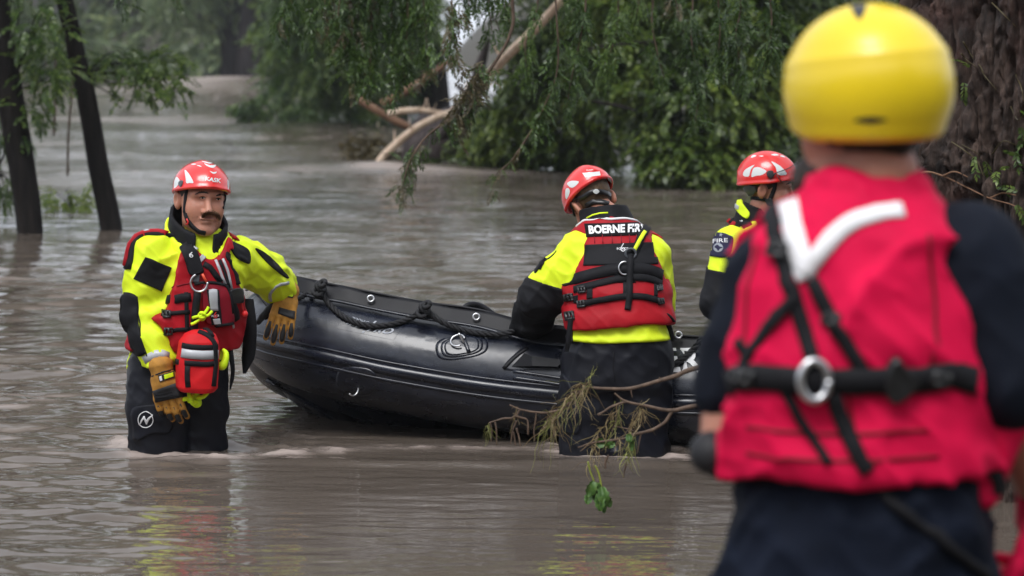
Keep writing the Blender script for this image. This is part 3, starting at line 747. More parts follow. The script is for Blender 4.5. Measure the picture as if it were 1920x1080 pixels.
def rope(P, r, strands=3, pitch=None, k=7):
    """laid rope: helically twisted strands round the path"""
    P = np.asarray(P, float); ln = np.r_[0, np.cumsum(np.linalg.norm(np.diff(P, axis=0), axis=1))]
    n = max(12, int(ln[-1] / (r * .7))); t = np.linspace(0, ln[-1], n); C = np.stack([np.interp(t, ln, P[:, i]) for i in range(3)], 1)
    _, N, B = frames(C); pitch = pitch or r * 6.5; mb = MB()
    for s in range(strands):
        a = 2 * np.pi * (t / pitch + s / strands)
        mb.add(*tube(C + (np.cos(a)[:, None] * N + np.sin(a)[:, None] * B) * r * .52, r * .56, k))
    return mb
def sag(a, b, drop, n=24):
    t = np.linspace(0, 1, n)[:, None]; return lerp(np.asarray(a, float), np.asarray(b, float), t) + V3(0, 0, -1) * drop * 4 * t * (1 - t)

# ------------------------------------------------------------------ materials of people and gear
def cloth(name, col, rough=.75, weave=.15, fold=.25, sc=5, spec=.3, var=.12, sheen=0, wet=0):
    m = M(name, col, rough, spec=spec, sheen=sheen)
    n = m.noise(sc, 5, .6)
    rn = m.node('ShaderNodeTexNoise'); rn.noise_type = 'RIDGED_MULTIFRACTAL'; rn.inputs['Scale'].default_value = 7; rn.inputs['Detail'].default_value = 2.5; rn.inputs['Distortion'].default_value = .5
    m.l(m.co((1, 1, .45), (.5, .6, .4)), rn.inputs['Vector']); n3 = rn.outputs['Fac']
    dk = tuple(c * (1 - var) for c in col[:3]) + (1,); lt = tuple(min(1, c * (1 + var)) for c in col[:3]) + (1,)
    m.color(m.ramp(n, [(.3, dk), (.7, lt)]))
    if wet: m.rough(m.ramp(m.noise(4, 4), [(.4, (rough,) * 3 + (1,)), (.62, (rough * .5,) * 3 + (1,))]))
    b = m.bump(n3, fold, .012)
    m.bump(m.noise(420, 2), weave, .0015, b)
    return m.m
MAT['hivis'] = cloth('hivis_fabric', (.72, .88, .020, 1), .6, .1, .34, 3, var=.10)
MAT['black_cloth'] = cloth('black_fabric', (.007, .007, .009, 1), .7, .2, .3, 9, .2, .3)
MAT['trouser'] = cloth('trouser_fabric', (.0065, .0072, .0115, 1), .7, .25, .5, 9, .22, .3, wet=1)
MAT['web'] = cloth('black_webbing', (.008, .008, .010, 1), .7, .3, .1, 20, .2, .2)
MAT['velcro'] = cloth('velcro', (.008, .008, .009, 1), .9, .6, .1, 30, .2, .2)
MAT['vest_red'] = cloth('vest_red', (.34, .005, .012, 1), .6, .1, .5, 6, .2, .25)
MAT['vest_dark_red'] = cloth('vest_dark_red', (.20, .004, .014, 1), .55, .1, .45, 9, .25, .15)
MAT['bag_red'] = cloth('bag_red', (.56, .010, .014, 1), .6, .15, .3, 7, .2, .15)
MAT['pink_red'] = cloth('pink_red', (.60, .004, .052, 1), .7, .1, .5, 4, .12, .2)
MAT['reflect'] = cloth('reflective_tape', (.42, .43, .45, 1), .35, .2, .2, 20, .6, .08)
MAT['white_tape'] = cloth('white_tape', (.78, .77, .78, 1), .5, .1, .2, 10, .3, .05)
MAT['navy'] = cloth('navy_cloth', (.0055, .0085, .018, 1), .85, .1, .5, 7, .15, .3)
MAT['navy_shirt'] = cloth('navy_shirt', (.0055, .0078, .0145, 1), .85, .1, .4, 7, .15, .25)
MAT['print_white'] = M('white_print', (.75, .75, .76, 1), .5).m
MAT['print_grey'] = M('grey_print', (.30, .32, .36, 1), .45).m
MAT['print_red'] = M('red_print', (.6, .03, .03, 1), .5).m
MAT['patch_navy'] = cloth('patch_navy', (.018, .016, .05, 1), .7, .3, .1, 20)
MAT['plastic'] = M('black_plastic', (.012, .012, .013, 1), .35).m
MAT['grey_plastic'] = M('grey_plastic', (.06, .065, .075, 1), .4).m
MAT['metal'] = M('bright_metal', (.62, .62, .63, 1), .28, 1).m
MAT['orange'] = M('orange_plastic', (.75, .08, .03, 1), .4).m
MAT['red_plastic'] = M('red_plastic', (.7, .02, .02, 1), .4).m
MAT['neon_cord'] = cloth('neon_cord', (.62, .85, .01, 1), .6, .5, .1, 60)
MAT['glove_tan'] = cloth('glove_tan', (.42, .20, .035, 1), .7, .3, .5, 30, .3, .25)
MAT['glove_black'] = cloth('glove_black', (.014, .014, .016, 1), .6, .4, .3, 30, .35, .25)
MAT['hair'] = cloth('hair', (.022, .013, .008, 1), .55, .9, .3, 60, .3, .4)
MAT['hair_moustache'] = cloth('hair_moustache', (.13, .065, .034, 1), .6, .5, .2, 60, .2, .4)
MAT['hair_brown'] = cloth('hair_brown', (.10, .062, .035, 1), .55, .9, .6, 60, .3, .4)
MAT['eye_white'] = M('eye_white', (.62, .57, .54, 1), .2).m
MAT['iris'] = M('iris', (.02, .012, .008, 1), .12).m
MAT['lips'] = M('lips', (.42, .17, .14, 1), .45).m
def skin(name, c, red):
    m = M(name, c, .48, spec=.4, sss=.25)
    n = m.noise(14, 4, .6); n2 = m.noise(5, 2)
    a = m.ramp(n, [(.3, tuple(x * .86 for x in c[:3])), (.7, tuple(min(1, x * 1.1) for x in c[:3]))])
    m.color(m.mix(m.math('MULTIPLY', n2, .45), a, red)); m.bump(m.noise(160, 3), .12, .003)
    return m.m
MAT['skin'] = skin('skin', (.47, .235, .155, 1), (.47, .15, .105, 1))
MAT['skin_tan'] = skin('skin_tan', (.40, .19, .125, 1), (.40, .14, .10, 1))
def glossy(name, col, rough=.25, coat=.6, drops=True):
    m = M(name, col, rough, spec=.5, coat=coat); m.b.inputs['Coat Roughness'].default_value = .12
    m.color(m.ramp(m.noise(6, 4), [(.3, tuple(c * .9 for c in col[:3])), (.7, tuple(min(1, c * 1.08) for c in col[:3]))]))
    if drops:
        v = m.node('ShaderNodeTexVoronoi'); v.inputs['Scale'].default_value = 190; m.l(m.co(), v.inputs['Vector'])
        dr = m.ramp(v.outputs['Distance'], [(.0, (1, 1, 1, 1)), (.25, (0, 0, 0, 1))]); m.bump(dr, .25, .002)
    return m.m
MAT['helmet_red'] = glossy('helmet_red', (.72, .020, .018, 1))
MAT['helmet_yellow'] = glossy('helmet_yellow', (.80, .58, .008, 1), .35, .3, False)
MAT['sticker'] = M('white_reflective_sticker', (.66, .68, .67, 1), .3).m

# neoprene-coated boat fabric, wet
b_ = M('boat_rubber', (.022, .024, .032, 1), .38, spec=.5)
wet = b_.noise(3.2, 5, .65, b_.co((1, 1, 2.4)))
b_.rough(b_.ramp(wet, [(.40, (.36,) * 3), (.60, (.20,) * 3)]))
b_.color(b_.ramp(b_.noise(7, 5, .65, b_.co((1, 1, 3))), [(.3, (.004, .0048, .009)), (.52, (.008, .010, .018)), (.75, (.018, .022, .036))]))
bb = b_.bump(b_.noise(5, 3), .15, .03); b_.bump(b_.noise(260, 2), .06, .002, bb)
MAT['boat'] = b_.m
MAT['boat_flat'] = cloth('boat_strip', (.004, .004, .006, 1), .5, .1, .12, 6, .25, .3)
MAT['rope'] = cloth('black_rope', (.012, .012, .014, 1), .65, .5, .2, 60, .3, .3)

# ================================================================== inflatable boat
BOAT = empty('inflatable_boat', onwater(1000, 818))
tag(BOAT, 'black inflatable rescue boat with rope along its side, bow held up at left', 'boat')
_at = at
def at(px, py, Y): return _at(px, py, np.asarray(Y, float) + .13)      # the boat as a whole lies a little farther out
# near tube: centre line from stern (right, hidden) to the bow (left), then round to the far side
TR = .213
near = [at(2330, 745, 10.95), at(1900, 744, 11.0), at(1500, 742, 11.12), at(1250, 738, 11.22), at(1050, 722, 11.32), at(900, 704, 11.40), at(750, 678, 11.48), at(640, 652, 11.56), at(575, 634, 11.66), at(534, 620, 11.83)]
far_ = [at(520, 614, 12.05), at(545, 620, 12.30), at(640, 645, 12.60), at(760, 668, 12.80), at(950, 690, 12.85), at(1250, 708, 12.82), at(1600, 714, 12.72), at(2100, 716, 12.6)]
for a in far_[1:]: a[2] -= .10
TP = spline(near + far_, 110)
TR_ = np.full(110, TR); TR_[:4] = [.05, .12, .18, .205]; TR_[-4:] = [.205, .18, .12, .05]; TR_ *= 1 - .20 * np.exp(-((np.arange(110) - np.argmin(TP[:, 0])) / 9.) ** 2)
tk = 40
tv, tf = tube(TP, TR_, tk)
tube_o = link('tube', mesh_from('tube', tv, tf), MAT['boat'], BOAT)
def f_tube(P):
    d = np.full(len(P), 9.)
    for i in range(0, 64):
        d = np.minimum(d, s_cap(P, TP[i], TP[i + 1], TR_[i], TR_[i + 1]))
    return d
REG[f_tube] = (tv, np.array(tf[:-2])); ST_ = Surf(f_tube)
# lacing strip that stands on top of the near tube, with its welt
top = TP[:58]; Tn = nrm(np.gradient(top, axis=0))
s_top = [(2330, 640), (1900, 640), (1500, 636), (1280, 630), (1060, 613), (990, 605), (893, 580), (795, 567), (700, 549), (640, 537), (600, 529), (545, 518), (490, 512), (462, 520)]
s_bot = [(2330, 676), (1900, 676), (1500, 672), (1280, 666), (1060, 650), (990, 640), (893, 614), (795, 599), (700, 581), (640, 568), (600, 561), (545, 549), (490, 540), (462, 545)]
yy = [10.87, 10.9, 11.02, 11.12, 11.21, 11.25, 11.30, 11.36, 11.42, 11.46, 11.49, 11.56, 11.68, 11.80]
A = spline([at(p[0], p[1], y + .03) for p, y in zip(s_top, yy)], 90); B = spline([at(p[0], p[1], y - .02) for p, y in zip(s_bot, yy)], 90)
mb = MB()
def strip(A, B, th, seg=6):
    n = len(A); nn = nrm(np.cross(np.gradient(A, axis=0), B - A)); t = np.linspace(0, 1, seg)
    G = A[:, None] + (B - A)[:, None] * t[None, :, None]
    G = G + nn[:, None] * (.006 * np.sin(np.arange(n) * .55)[:, None, None] * (1 - t)[None, :, None])
    N = np.repeat(nn[:, None], seg, 1)
    f, b = (G + N * th / 2).reshape(-1, 3), (G - N * th / 2).reshape(-1, 3); m = n * seg
    i = np.arange(m).reshape(n, seg); F = []
    for a in range(n - 1):
        for c in range(seg - 1):
            F.append((i[a, c], i[a + 1, c], i[a + 1, c + 1], i[a, c + 1])); F.append((m + i[a, c], m + i[a, c + 1], m + i[a + 1, c + 1], m + i[a + 1, c]))
        F.append((i[a, 0], m + i[a, 0], m + i[a + 1, 0], i[a + 1, 0])); F.append((i[a, -1], i[a + 1, -1], m + i[a + 1, -1], m + i[a, -1]))
    return np.concatenate([f, b]), F
mb.add(*strip(A, B, .007)); lace = mb.build('lacing_strip', MAT['boat_flat'], BOAT)
mb = MB(); mb.add(*tube(B + (0, -.006, .004), .006, 8)); mb.build('welt', MAT['boat'], BOAT)
mb = MB(); mb.add(*tube(A, .0055, 8)); mb.build('edge_cord', MAT['boat_flat'], BOAT)
def sy(px): return float(np.interp(px, [p[0] for p in s_top[::-1]], yy[::-1])) - .012
for px, py in ((695, 560), (893, 594), (601, 541), (797, 579), (1272, 628)):
    mb = MB(); c = at(px, py, sy(px)); mb.add(*torus(c, (0.05, -1, .25), .0125, .0042, 24, 8)); mb.build('grommet', MAT['metal'], BOAT)
# rubbing strakes and seams along the tube side
def tube_line(ang, i0, i1, off):
    """line along the tube at an angle from straight up (towards the camera)"""
    out = []
    for i in range(i0, i1):
        t = nrm(TP[min(i + 1, 109)] - TP[max(i - 1, 0)]); lat = nrm(np.cross(V3(0, 0, 1), t)); upv = np.cross(t, lat)
        if lat[1] > 0 and i < 55: lat = -lat
        a = math.radians(ang); out.append(TP[i] + (upv * math.cos(a) * (1 if upv[2] > 0 else -1) + lat * math.sin(a)) * (TR_[i] + off))
    return np.array(out)
for ang, w, th in ((84, .008, .0014), (93, .040, .0018), (104, .012, .0026), (116, .006, .0012)):
    mb = MB(); mb.add(*ST_.strap(tube_line(ang, 3, 56, 0), w, th, n=120)); mb.build('rubbing_strake', MAT['boat'], BOAT)
for pts in ([(585, 553), (566, 590), (556, 640), (553, 700)], [(812, 600), (806, 650), (800, 720), (798, 780)]):
    mb = MB(); mb.add(*ST_.strap(pts, .045, .0006, n=60, nv=5)); mb.build('seam_tape', MAT['boat'], BOAT)
# maker's panel and lettering
mb = MB(); mb.add(*ST_.quad([(648, 588), (756, 613), (738, 638), (632, 616)], .0012, 10, 6)); pan = mb.build('name_panel', MAT['boat'], BOAT)
V, F = ST_.text('ZODIAC', [(659, 594), (693, 604), (690, 609), (655, 599)], .003, .01, .35); MB().add(V, F).build('lettering', MAT['print_grey'], pan, False)
V, F = ST_.text('mil', [(655, 600), (686, 608), (679, 617), (648, 608)], .003, .03, .35); MB().add(V, F).build('lettering', MAT['print_grey'], pan, False)
V, F = ST_.text('PRO', [(697, 611), (741, 617), (733, 628), (687, 621)], .003, .03, .3); MB().add(V, F).build('lettering', MAT['print_grey'], pan, False)
V, F = ST_.text('/', [(697, 601), (707, 603), (688, 626), (678, 624)], .003, .02, 0); MB().add(V, F).build('lettering', MAT['print_grey'], pan, False)
V, F = ST_.text('ER', [(1236, 649), (1312, 650), (1322, 700), (1246, 698)], .004, .03, 0); MB().add(V, F).build('lettering', MAT['print_white'], BOAT, False)
# D-ring patches
def oval(cx, cy, a, b, rot, n=14):
    t = np.linspace(0, 2 * np.pi, n, endpoint=False); c, s = math.cos(rot), math.sin(rot)
    x = a * np.sign(np.cos(t)) * np.abs(np.cos(t)) ** .7; y = b * np.sign(np.sin(t)) * np.abs(np.sin(t)) ** .7
    return [(cx + u * c - v * s, cy + u * s + v * c) for u, v in zip(x, y)]
for sc_, th in ((1.0, .002), (.80, .005), (.66, .008)):
    mb = MB(); mb.add(*ST_.blob((866, 650), oval(866, 650, 50 * sc_, 23 * sc_, -.16), th)); pt = mb.build('ring_patch', MAT['boat'], BOAT)
c = ST_.px([(859, 643)], .018)[0]; nn = grad(f_tube, c[None])[0]
mb = MB(); mb.add(*torus(c, nn + V3(-.2, 0, .1), .029, .004, 26, 8, math.pi * .12, math.pi * 1.72)); mb.add(*tube(spline([c + V3(.004, -.004, .03), c + V3(.028, -.004, -.012)], 6), .0042, 8)); mb.build('metal_ring', MAT['metal'], BOAT)
mb = MB(); mb.add(*ST_.strap([(866, 629), (880, 662)], .016, .016, n=8)); mb.build('ring_keeper', MAT['boat'], BOAT)
mb = MB(); mb.add(*ST_.blob((668, 715), oval(668, 715, 38, 27, .1), .002)); mb.build('ring_patch', MAT['boat'], BOAT)
c = ST_.px([(664, 722)], .014)[0]
mb = MB(); mb.add(*torus(c, (.45, -.85, .1), .034, .0036, 26, 8, -2.3, 1.7, .75)); mb.build('metal_ring', MAT['metal'], BOAT)
# moulded fairlead / oar-holder wedge
mb = MB(); mb.add(*ST_.blob((1005, 672), [(945, 692), (970, 660), (1000, 645), (1040, 648), (1075, 670), (1080, 690), (1010, 694)], .0025)); mb.build('moulded_patch', MAT['boat'], BOAT)
Gp = ST_.px([(959, 688), (985, 668), (1000, 675), (1060, 682), (1048, 692), (1000, 690)]); Np = grad(f_tube, Gp)
hts = [.002, .026, .034, .034, .030, .030]; Tp = Gp + Np * np.array(hts)[:, None]; Bp = Gp - Np * .01
F = [(0, 5, 2, 1), (2, 5, 4, 3)]; F += [(i, (i + 1) % 6, 6 + (i + 1) % 6, 6 + i) for i in range(6)]
MB().add(np.concatenate([Tp, Bp]), F).build('oar_holder', MAT['boat_flat'], BOAT, False)
mb = MB(); mb.add(*ST_.strap([(944, 692), (968, 668), (990, 653)], .014, .007, n=10)); mb.build('moulded_rib', MAT['boat_flat'], BOAT)
for y_ in (700, 712):
    mb = MB(); mb.add(*ST_.strap([(962, y_ - 4), (1010, y_ + 3), (1056, y_ + 10)], .012, .004, n=14)); mb.build('moulded_rib', MAT['boat'], BOAT)
mb = MB(); P = spline([at(866, 582, 11.62), at(880, 572, 11.64), at(900, 574, 11.66), at(925, 590, 11.66)], 14); mb.add(*tube(P, .014, 8)); mb.build('inner_handle', MAT['boat_flat'], BOAT)
# hull: fabric bottom between the tubes, V keel rising to the bow
n = 40; K = []; idxs = np.linspace(4, 50, n).astype(int)
keel = spline([at(2300, 860, 11.9), at(1700, 858, 11.9), at(1250, 856, 11.95), at(900, 842, 11.98), at(740, 822, 12.0), at(664, 806, 11.95), at(610, 775, 11.95), at(560, 745, 11.97), at(500, 712, 12.0)], n)
nearL = np.array([TP[i] + V3(0, 0, -TR * .6) for i in idxs])
farL = np.array([TP[109 - i] + V3(0, -.05, -TR * .93) for i in np.linspace(4, 50, n).astype(int)])
G = []
for a, k_, b in zip(nearL, keel, farL):
    G.append([a, lerp(a, k_, .5) + V3(0, 0, -.03), k_, lerp(b, k_, .5) + V3(0, 0, -.03), b])
G = np.array(G); 
hull = link('hull_bottom', mesh_from('hull_bottom', G.reshape(-1, 3), gridF(n, 5)), MAT['boat'], BOAT)
mb = MB(); mb.add(*tube(keel, .012, 8)); mb.build('keel_strip', MAT['boat'], BOAT)
# floor inside
fl = np.array([[TP[i] + V3(0, .12, -.02), TP[109 - i] + V3(0, -.12, .0)] for i in range(3, 46)])
link('floor_board', mesh_from('floor_board', fl.reshape(-1, 3), gridF(len(fl), 2)), MAT['boat_flat'], BOAT)
# grab line
def rp(pts, dy=-.035): return np.array([at(px, py, sy(px) + dy) for px, py in pts])
def drape(pts):
    """rope path that lies on the tube or hangs off the lacing strip, whichever stands farther out"""
    p = spline(pts, 40); out = []
    for x_, y_ in p:
        lo_, n_, i_, t_ = ST_.b.ray_cast(V3(0, 0, CAM_H), ray(x_, y_)); Ys = sy(x_) + .13
        out.append(_at(x_, y_, (min(lo_[1], Ys) if lo_ is not None else Ys) - .017))
    out = np.array(out); k = np.ones(5) / 5; o2_ = out.copy()
    o2_[2:-2, 1] = np.convolve(out[:, 1], k, 'valid'); return o2_
rope(drape([(600, 543), (616, 568), (648, 596), (692, 611), (740, 607), (775, 594), (796, 580)]), .0125).build('grab_line', MAT['rope'], BOAT)
rope(drape([(796, 580), (830, 604), (880, 622), (930, 627), (965, 620), (992, 604)]), .0125).build('grab_line', MAT['rope'], BOAT)
rope(drape([(1250, 690), (1276, 676), (1300, 655), (1318, 632)]), .0125).build('grab_line', MAT['rope'], BOAT)
for px, py in ((601, 538), (796, 578), (992, 602)):
    mb = MB()
    for q_, (dx, dz, rr_) in enumerate(((0, 0, .020), (-.012, -.02, .017), (.010, .016, .014))):
        mb.add(*torus(at(px, py, sy(px) - .02) + V3(dx, -.012 * q_, dz), (.6 - .5 * q_, -.5, .5), rr_, .010, 18, 8))
    mb.build('knot', MAT['rope'], BOAT)
mb = rope(spline([at(593, 540, 11.58), at(560, 560, 11.45), at(530, 572, 11.36), at(508, 585, 11.36), at(498, 596, 11.38)], 30), .0115); mb.build('bow_line', MAT['rope'], BOAT)
rope(spline([at(482, 548, 11.8), at(494, 560, 11.66), at(505, 575, 11.6)], 14), .011).build('bow_line', MAT['rope'], BOAT)

at = _at

# ================================================================== people: shared builders
class Head:
    """local axes: x to the wearer's left, -y out of the face, z up; eyes at z = 0"""
    def __init__(s, c, yaw, pitch=0, roll=0, k=1.0, neck=None, full=0.0, beard=0.0):
        s.c = np.asarray(c, float); s.R = rotm(yaw, pitch, roll); s.k = k; s.neck = neck; s.full = full; s.beard = beard
    def loc(s, P): return ((P - s.c) @ s.R) / s.k
    def wld(s, p): return (np.asarray(p, float) * s.k) @ s.R.T + s.c
    def f(s, P):
        r = np.linalg.norm(P - s.c, axis=1); near = r < .20 * s.k
        d = r - .13 * s.k
        if near.any(): d[near] = s.ff(P[near])
        if s.neck is not None: d = smin(d, s_cap(P, s.wld((0, .022, -.085)), s.neck, .060, .068), .03)
        return d
    def ff(s, P):
        q = s.loc(P); fu = s.full
        m = q.copy(); m[:, 0] = np.abs(m[:, 0])
        d = s_ell(q, (0, .012, .038), (.077, .098, .088))
        d = smin(d, s_ell(q, (0, -.026, -.035), (.062 + fu, .063, .085)), .03)
        d = smin(d, s_ell(q, (0, -.032, -.080), (.053 + fu, .051, .036 + fu * .4)), .025)
        d = smin(d, s_ell(m, (.036, -.052, -.034), (.030, .030, .032)), .02)
        d = smin(d, s_cap(m, (0, -.082, .021), (.044, -.070, .020), .0115, .010), .014)
        d = smin(d, s_ell(q, (0, -.076, -.103), (.026 + fu, .022, .020)), .02)
        d = smax(d, -s_ell(m, (.031, -.098, .000), (.021, .020, .0115)), .012)
        d = smin(d, s_cap(q, (0, -.086, .006), (0, -.108, -.034), .0075, .0125), .012)
        d = smin(d, s_ell(m, (.0125, -.098, -.038), (.0095, .012, .0085)), .006)
        d = smax(d, -s_ell(m, (.007, -.104, -.047), (.0035, .006, .004)), .003)
        d = smin(d, s_ell(q, (0, -.088, -.0625), (.025, .011, .0065)), .007)
        d = smin(d, s_ell(q, (0, -.086, -.0735), (.020, .011, .0072)), .007)
        d = smax(d, -s_ell(q, (0, -.099, -.0675), (.026, .009, .0015)), .003)
        e = s_ell(m, (.081, .016, -.012), (.010, .020, .033), rotm(-18, 0, 8))
        e = smax(e, -s_ell(m, (.091, .010, -.010), (.008, .011, .020)), .005)
        d = smin(d, e, .007)
        if s.beard:
            bb = s_ell(q, (0, -.034, -.082), (.058 + fu + s.beard, .056 + s.beard, .044 + s.beard)); d = smin(d, smax(bb, q[:, 2] + .045, .02), .012)
        return d * s.k
    def features(s, root, skin_lips, brow, hairmat, sf, brows=None, hair=True, hair_low=-.03):
        if hair:
            def fh(P):
                q = s.loc(P); d = s_ell(q, (0, .014, .036), (.0815, .102, .092))
                d = smax(d, hair_low - q[:, 2] + np.clip(-(q[:, 1] - .02), 0, 1) * .45, .008)
                d = smax(d, -(q[:, 1] + .042), .01)
                e = np.abs(q); d = smax(d, -s_ell(np.stack([e[:, 0], q[:, 1], q[:, 2]], 1), (.083, .016, -.014), (.022, .024, .036)), .006)
                return d * s.k + .0012 * vnoise(P * V3(260, 260, 70))
            solid('hair', fh, s.c - .2, s.c + .2, .0045, MAT[hairmat], root)
def ico(r, n=10):
    u = np.linspace(0, np.pi, n); v = np.linspace(0, 2 * np.pi, 2 * n, endpoint=False)
    U, W = np.meshgrid(u, v, indexing='ij'); V = np.stack([np.sin(U) * np.cos(W), np.sin(U) * np.sin(W), np.cos(U)], -1).reshape(-1, 3) * r
    m = 2 * n; F = [(i * m + j, (i + 1) * m + j, (i + 1) * m + (j + 1) % m, i * m + (j + 1) % m) for i in range(n - 1) for j in range(m)]
    return V, F
def bristles(surf_f, pts, n, ln, r, down, mat, name, root, jit=.004, seed=3):
    """short hairs growing from points near a surface"""
    g = np.random.default_rng(seed); pts = np.asarray(pts); P = pts[g.integers(0, len(pts), n)] + g.normal(0, jit, (n, 3))
    P, N = surf_f.near(P); d = nrm(N * .55 + np.asarray(down) + g.normal(0, .3, (n, 3))); l_ = ln * g.uniform(.6, 1.2, (n, 1))
    s = nrm(np.cross(d, N)); t = np.cross(d, s); B = P - N * .002; E = P + d * l_
    V = np.stack([B + s * r, B - s * .5 * r + t * .87 * r, B - s * .5 * r - t * .87 * r, E], 1).reshape(-1, 3)
    k = np.arange(n) * 4; F = np.concatenate([np.stack([k, k + 1, k + 3], 1), np.stack([k + 1, k + 2, k + 3], 1), np.stack([k + 2, k, k + 3], 1)])
    return link(name, mesh_from(name, V, F), MAT[mat], root)
class Helmet:
    def __init__(s, hd, r=(.099, .124, .098), c=(0, .010, .036), front=.040, side=.022, back=-.012, ear=.010, k=None):
        s.h = hd; s.r = np.asarray(r); s.cc = np.asarray(c); s.z = (front, side, back, ear)
    def rim(s, q):
        fr, sd, bk, ear = s.z
        y = q[:, 1] / s.r[1]
        z = np.where(y < 0, lerp(sd, fr, np.clip(-y, 0, 1) ** 1.2), lerp(sd, bk, np.clip(y, 0, 1) ** 1.2))
        return z
    def outer(s, q):
        d = s_ell(q, s.cc, s.r)
        # ridge down the crown and a shallow step round the sides
        d = d - .004 * np.exp(-(q[:, 0] / .022) ** 2) * (q[:, 2] > .05) - .0025 * sstep(.06, .075, q[:, 2]) * 0
        lip = np.exp(-((q[:, 2] - s.rim(q) - .006) / .007) ** 2)
        return d - .0045 * lip
    def f(s, P):
        q = s.h.loc(P); o = s.outer(q)
        d = smax(o, s.rim(q) - q[:, 2], .004)
        d = smax(d, -(o + .013), .004)
        return d * s.h.k
    def fo(s, P):
        q = s.h.loc(P); return smax(s.outer(q), s.rim(q) - q[:, 2], .004) * s.h.k
def glove_f(w, dirn, back, thumb, k=1.0, curl=(.25, .3, .35, .4), spread=.09, tcurl=.5, tdir=None, cuff=.02):
    """hand in a glove. w wrist, dirn towards the fingers, back = normal of the back of the hand, thumb = side (+1/-1 along cross(dirn, back))"""
    d = nrm(dirn); b = nrm(np.asarray(back) - d * np.dot(back, d)); s_ = np.cross(d, b) * thumb; w = np.asarray(w, float)
    R = np.stack([s_, d, b], -1)
    base = lambda u, v, n: w + (s_ * u + d * v + b * n) * k
    chains = []
    lens = [(.043, .026, .021), (.048, .029, .023), (.044, .027, .022), (.034, .021, .019)]
    for i in range(4):
        u = .037 - .0247 * i; c = curl[i]; p = base(u, .088 - .004 * abs(i - 1), .004); pts = [base(u * .9, .06, .002), p]; a = .12
        for j, L_ in enumerate(lens[i]):
            a += c * (1.0 if j else .6); dd = d * math.cos(a) - b * math.sin(a); dd = nrm(dd + s_ * spread * (1.5 - i) * .6)
            p = p + dd * L_ * k; pts.append(p)
        chains.append((pts, [.0125 * k, .0125 * k, .0118 * k, .0112 * k, .0100 * k]))
    td = nrm(s_ * .75 + d * .65 - b * .25) if tdir is None else nrm(tdir)
    t0 = base(.030, .030, -.004); t1 = t0 + td * .042 * k; t2 = t1 + nrm(td * math.cos(tcurl) + d * math.sin(tcurl)) * .034 * k; t3 = t2 + nrm(td * math.cos(2 * tcurl) + d * math.sin(2 * tcurl) - b * .2) * .026 * k
    tch = ([t0, t1, t2, t3], [.018 * k, .0145 * k, .0125 * k, .0105 * k])
    def palm(P):
        e = s_box(P, base(0, .048, 0), (.046 * k, .046 * k, .0165 * k), .015 * k, R)
        e = smin(e, s_cap(P, base(0, -.005, 0), base(0, .03, 0), .031 * k, .034 * k), .02)
        return smin(e, s_cap(P, base(0, -cuff, 0), base(0, .0, 0), .043 * k, .034 * k), .015)
    def fingers(P):
        e = None
        for pts, rs in chains:
            c = s_chain(P, pts, rs, .004); e = c if e is None else np.minimum(e, c)
        return e
    def hand(P): return smin(palm(P), fingers(P), .008)
    def thumbf(P): return s_chain(P, tch[0], tch[1], .006)
    return hand, thumbf, base, chains
FR_ = rotm(35, 25, 40)
def wrinkle(P, a=.004, s=(11, 11, 16), o=0):
    """soft dents plus sharp-crested cloth folds that run askew"""
    Q = P @ FR_; w_ = .25 * vnoise(P * 5 + o)
    rd = np.clip((.62 - np.abs(vnoise(Q * V3(5, 14, 8) + o + w_[:, None]))) / .62, 0, 1); rd2 = np.clip((.5 - np.abs(vnoise(Q * V3(12, 5, 22) + o + 5))) / .5, 0, 1)
    rd3 = np.clip((.45 - np.abs(vnoise(P @ FR2_ * V3(8, 24, 11) + o + 9))) / .45, 0, 1)
    return a * .45 * vnoise(P * V3(*s) + o) - a * 1.25 * rd ** 2 - a * .6 * rd2 ** 2 - a * .6 * rd3 ** 2
FR2_ = rotm(-50, 40, -20)
def person(name_loc, label):
    o = empty('person', name_loc); return tag(o, label, 'person')
class Kit:
    """lays decals on a surface, each its own mesh under a parent"""
    def __init__(s, surf, parent): s.s, s.p = surf, parent
    def strap(s, path, w, mat, name='strap', th=.004, parent=None, **k): return MB().add(*s.s.strap(path, w, th, **k)).build(name, MAT[mat], parent or s.p)
    def quad(s, c, mat, name='patch', th=.003, parent=None, **k): return MB().add(*s.s.quad(c, th, **k)).build(name, MAT[mat], parent or s.p)
    def blob(s, c, pts, mat, name='patch', th=.003, parent=None): return MB().add(*s.s.blob(c, pts, th)).build(name, MAT[mat], parent or s.p)
    def text(s, t, c, mat, off=.004, bold=.01, shear=0, parent=None): return MB().add(*s.s.text(t, c, off, bold, shear)).build('lettering', MAT[mat], parent or s.p, False)
    def buckle(s, px, py, w, h, rot=0, mat='plastic', parent=None, th=.010):
        c, sn = math.cos(rot), math.sin(rot); P = lambda x, y: (px + x * c - y * sn, py + x * sn + y * c); mb = MB()
        for q in ([P(-w, -h), P(w, -h), P(w, -h * .5), P(-w, -h * .5)], [P(-w, h * .5), P(w, h * .5), P(w, h), P(-w, h)], [P(-w, -h), P(-w * .6, -h), P(-w * .6, h), P(-w, h)], [P(w * .6, -h), P(w, -h), P(w, h), P(w * .6, h)], [P(-w * .2, -h), P(w * .2, -h), P(w * .2, h), P(-w * .2, h)]):
            mb.add(*s.s.quad(q, th, 3, 3))
        return mb.build('buckle', MAT[mat], parent or s.p)

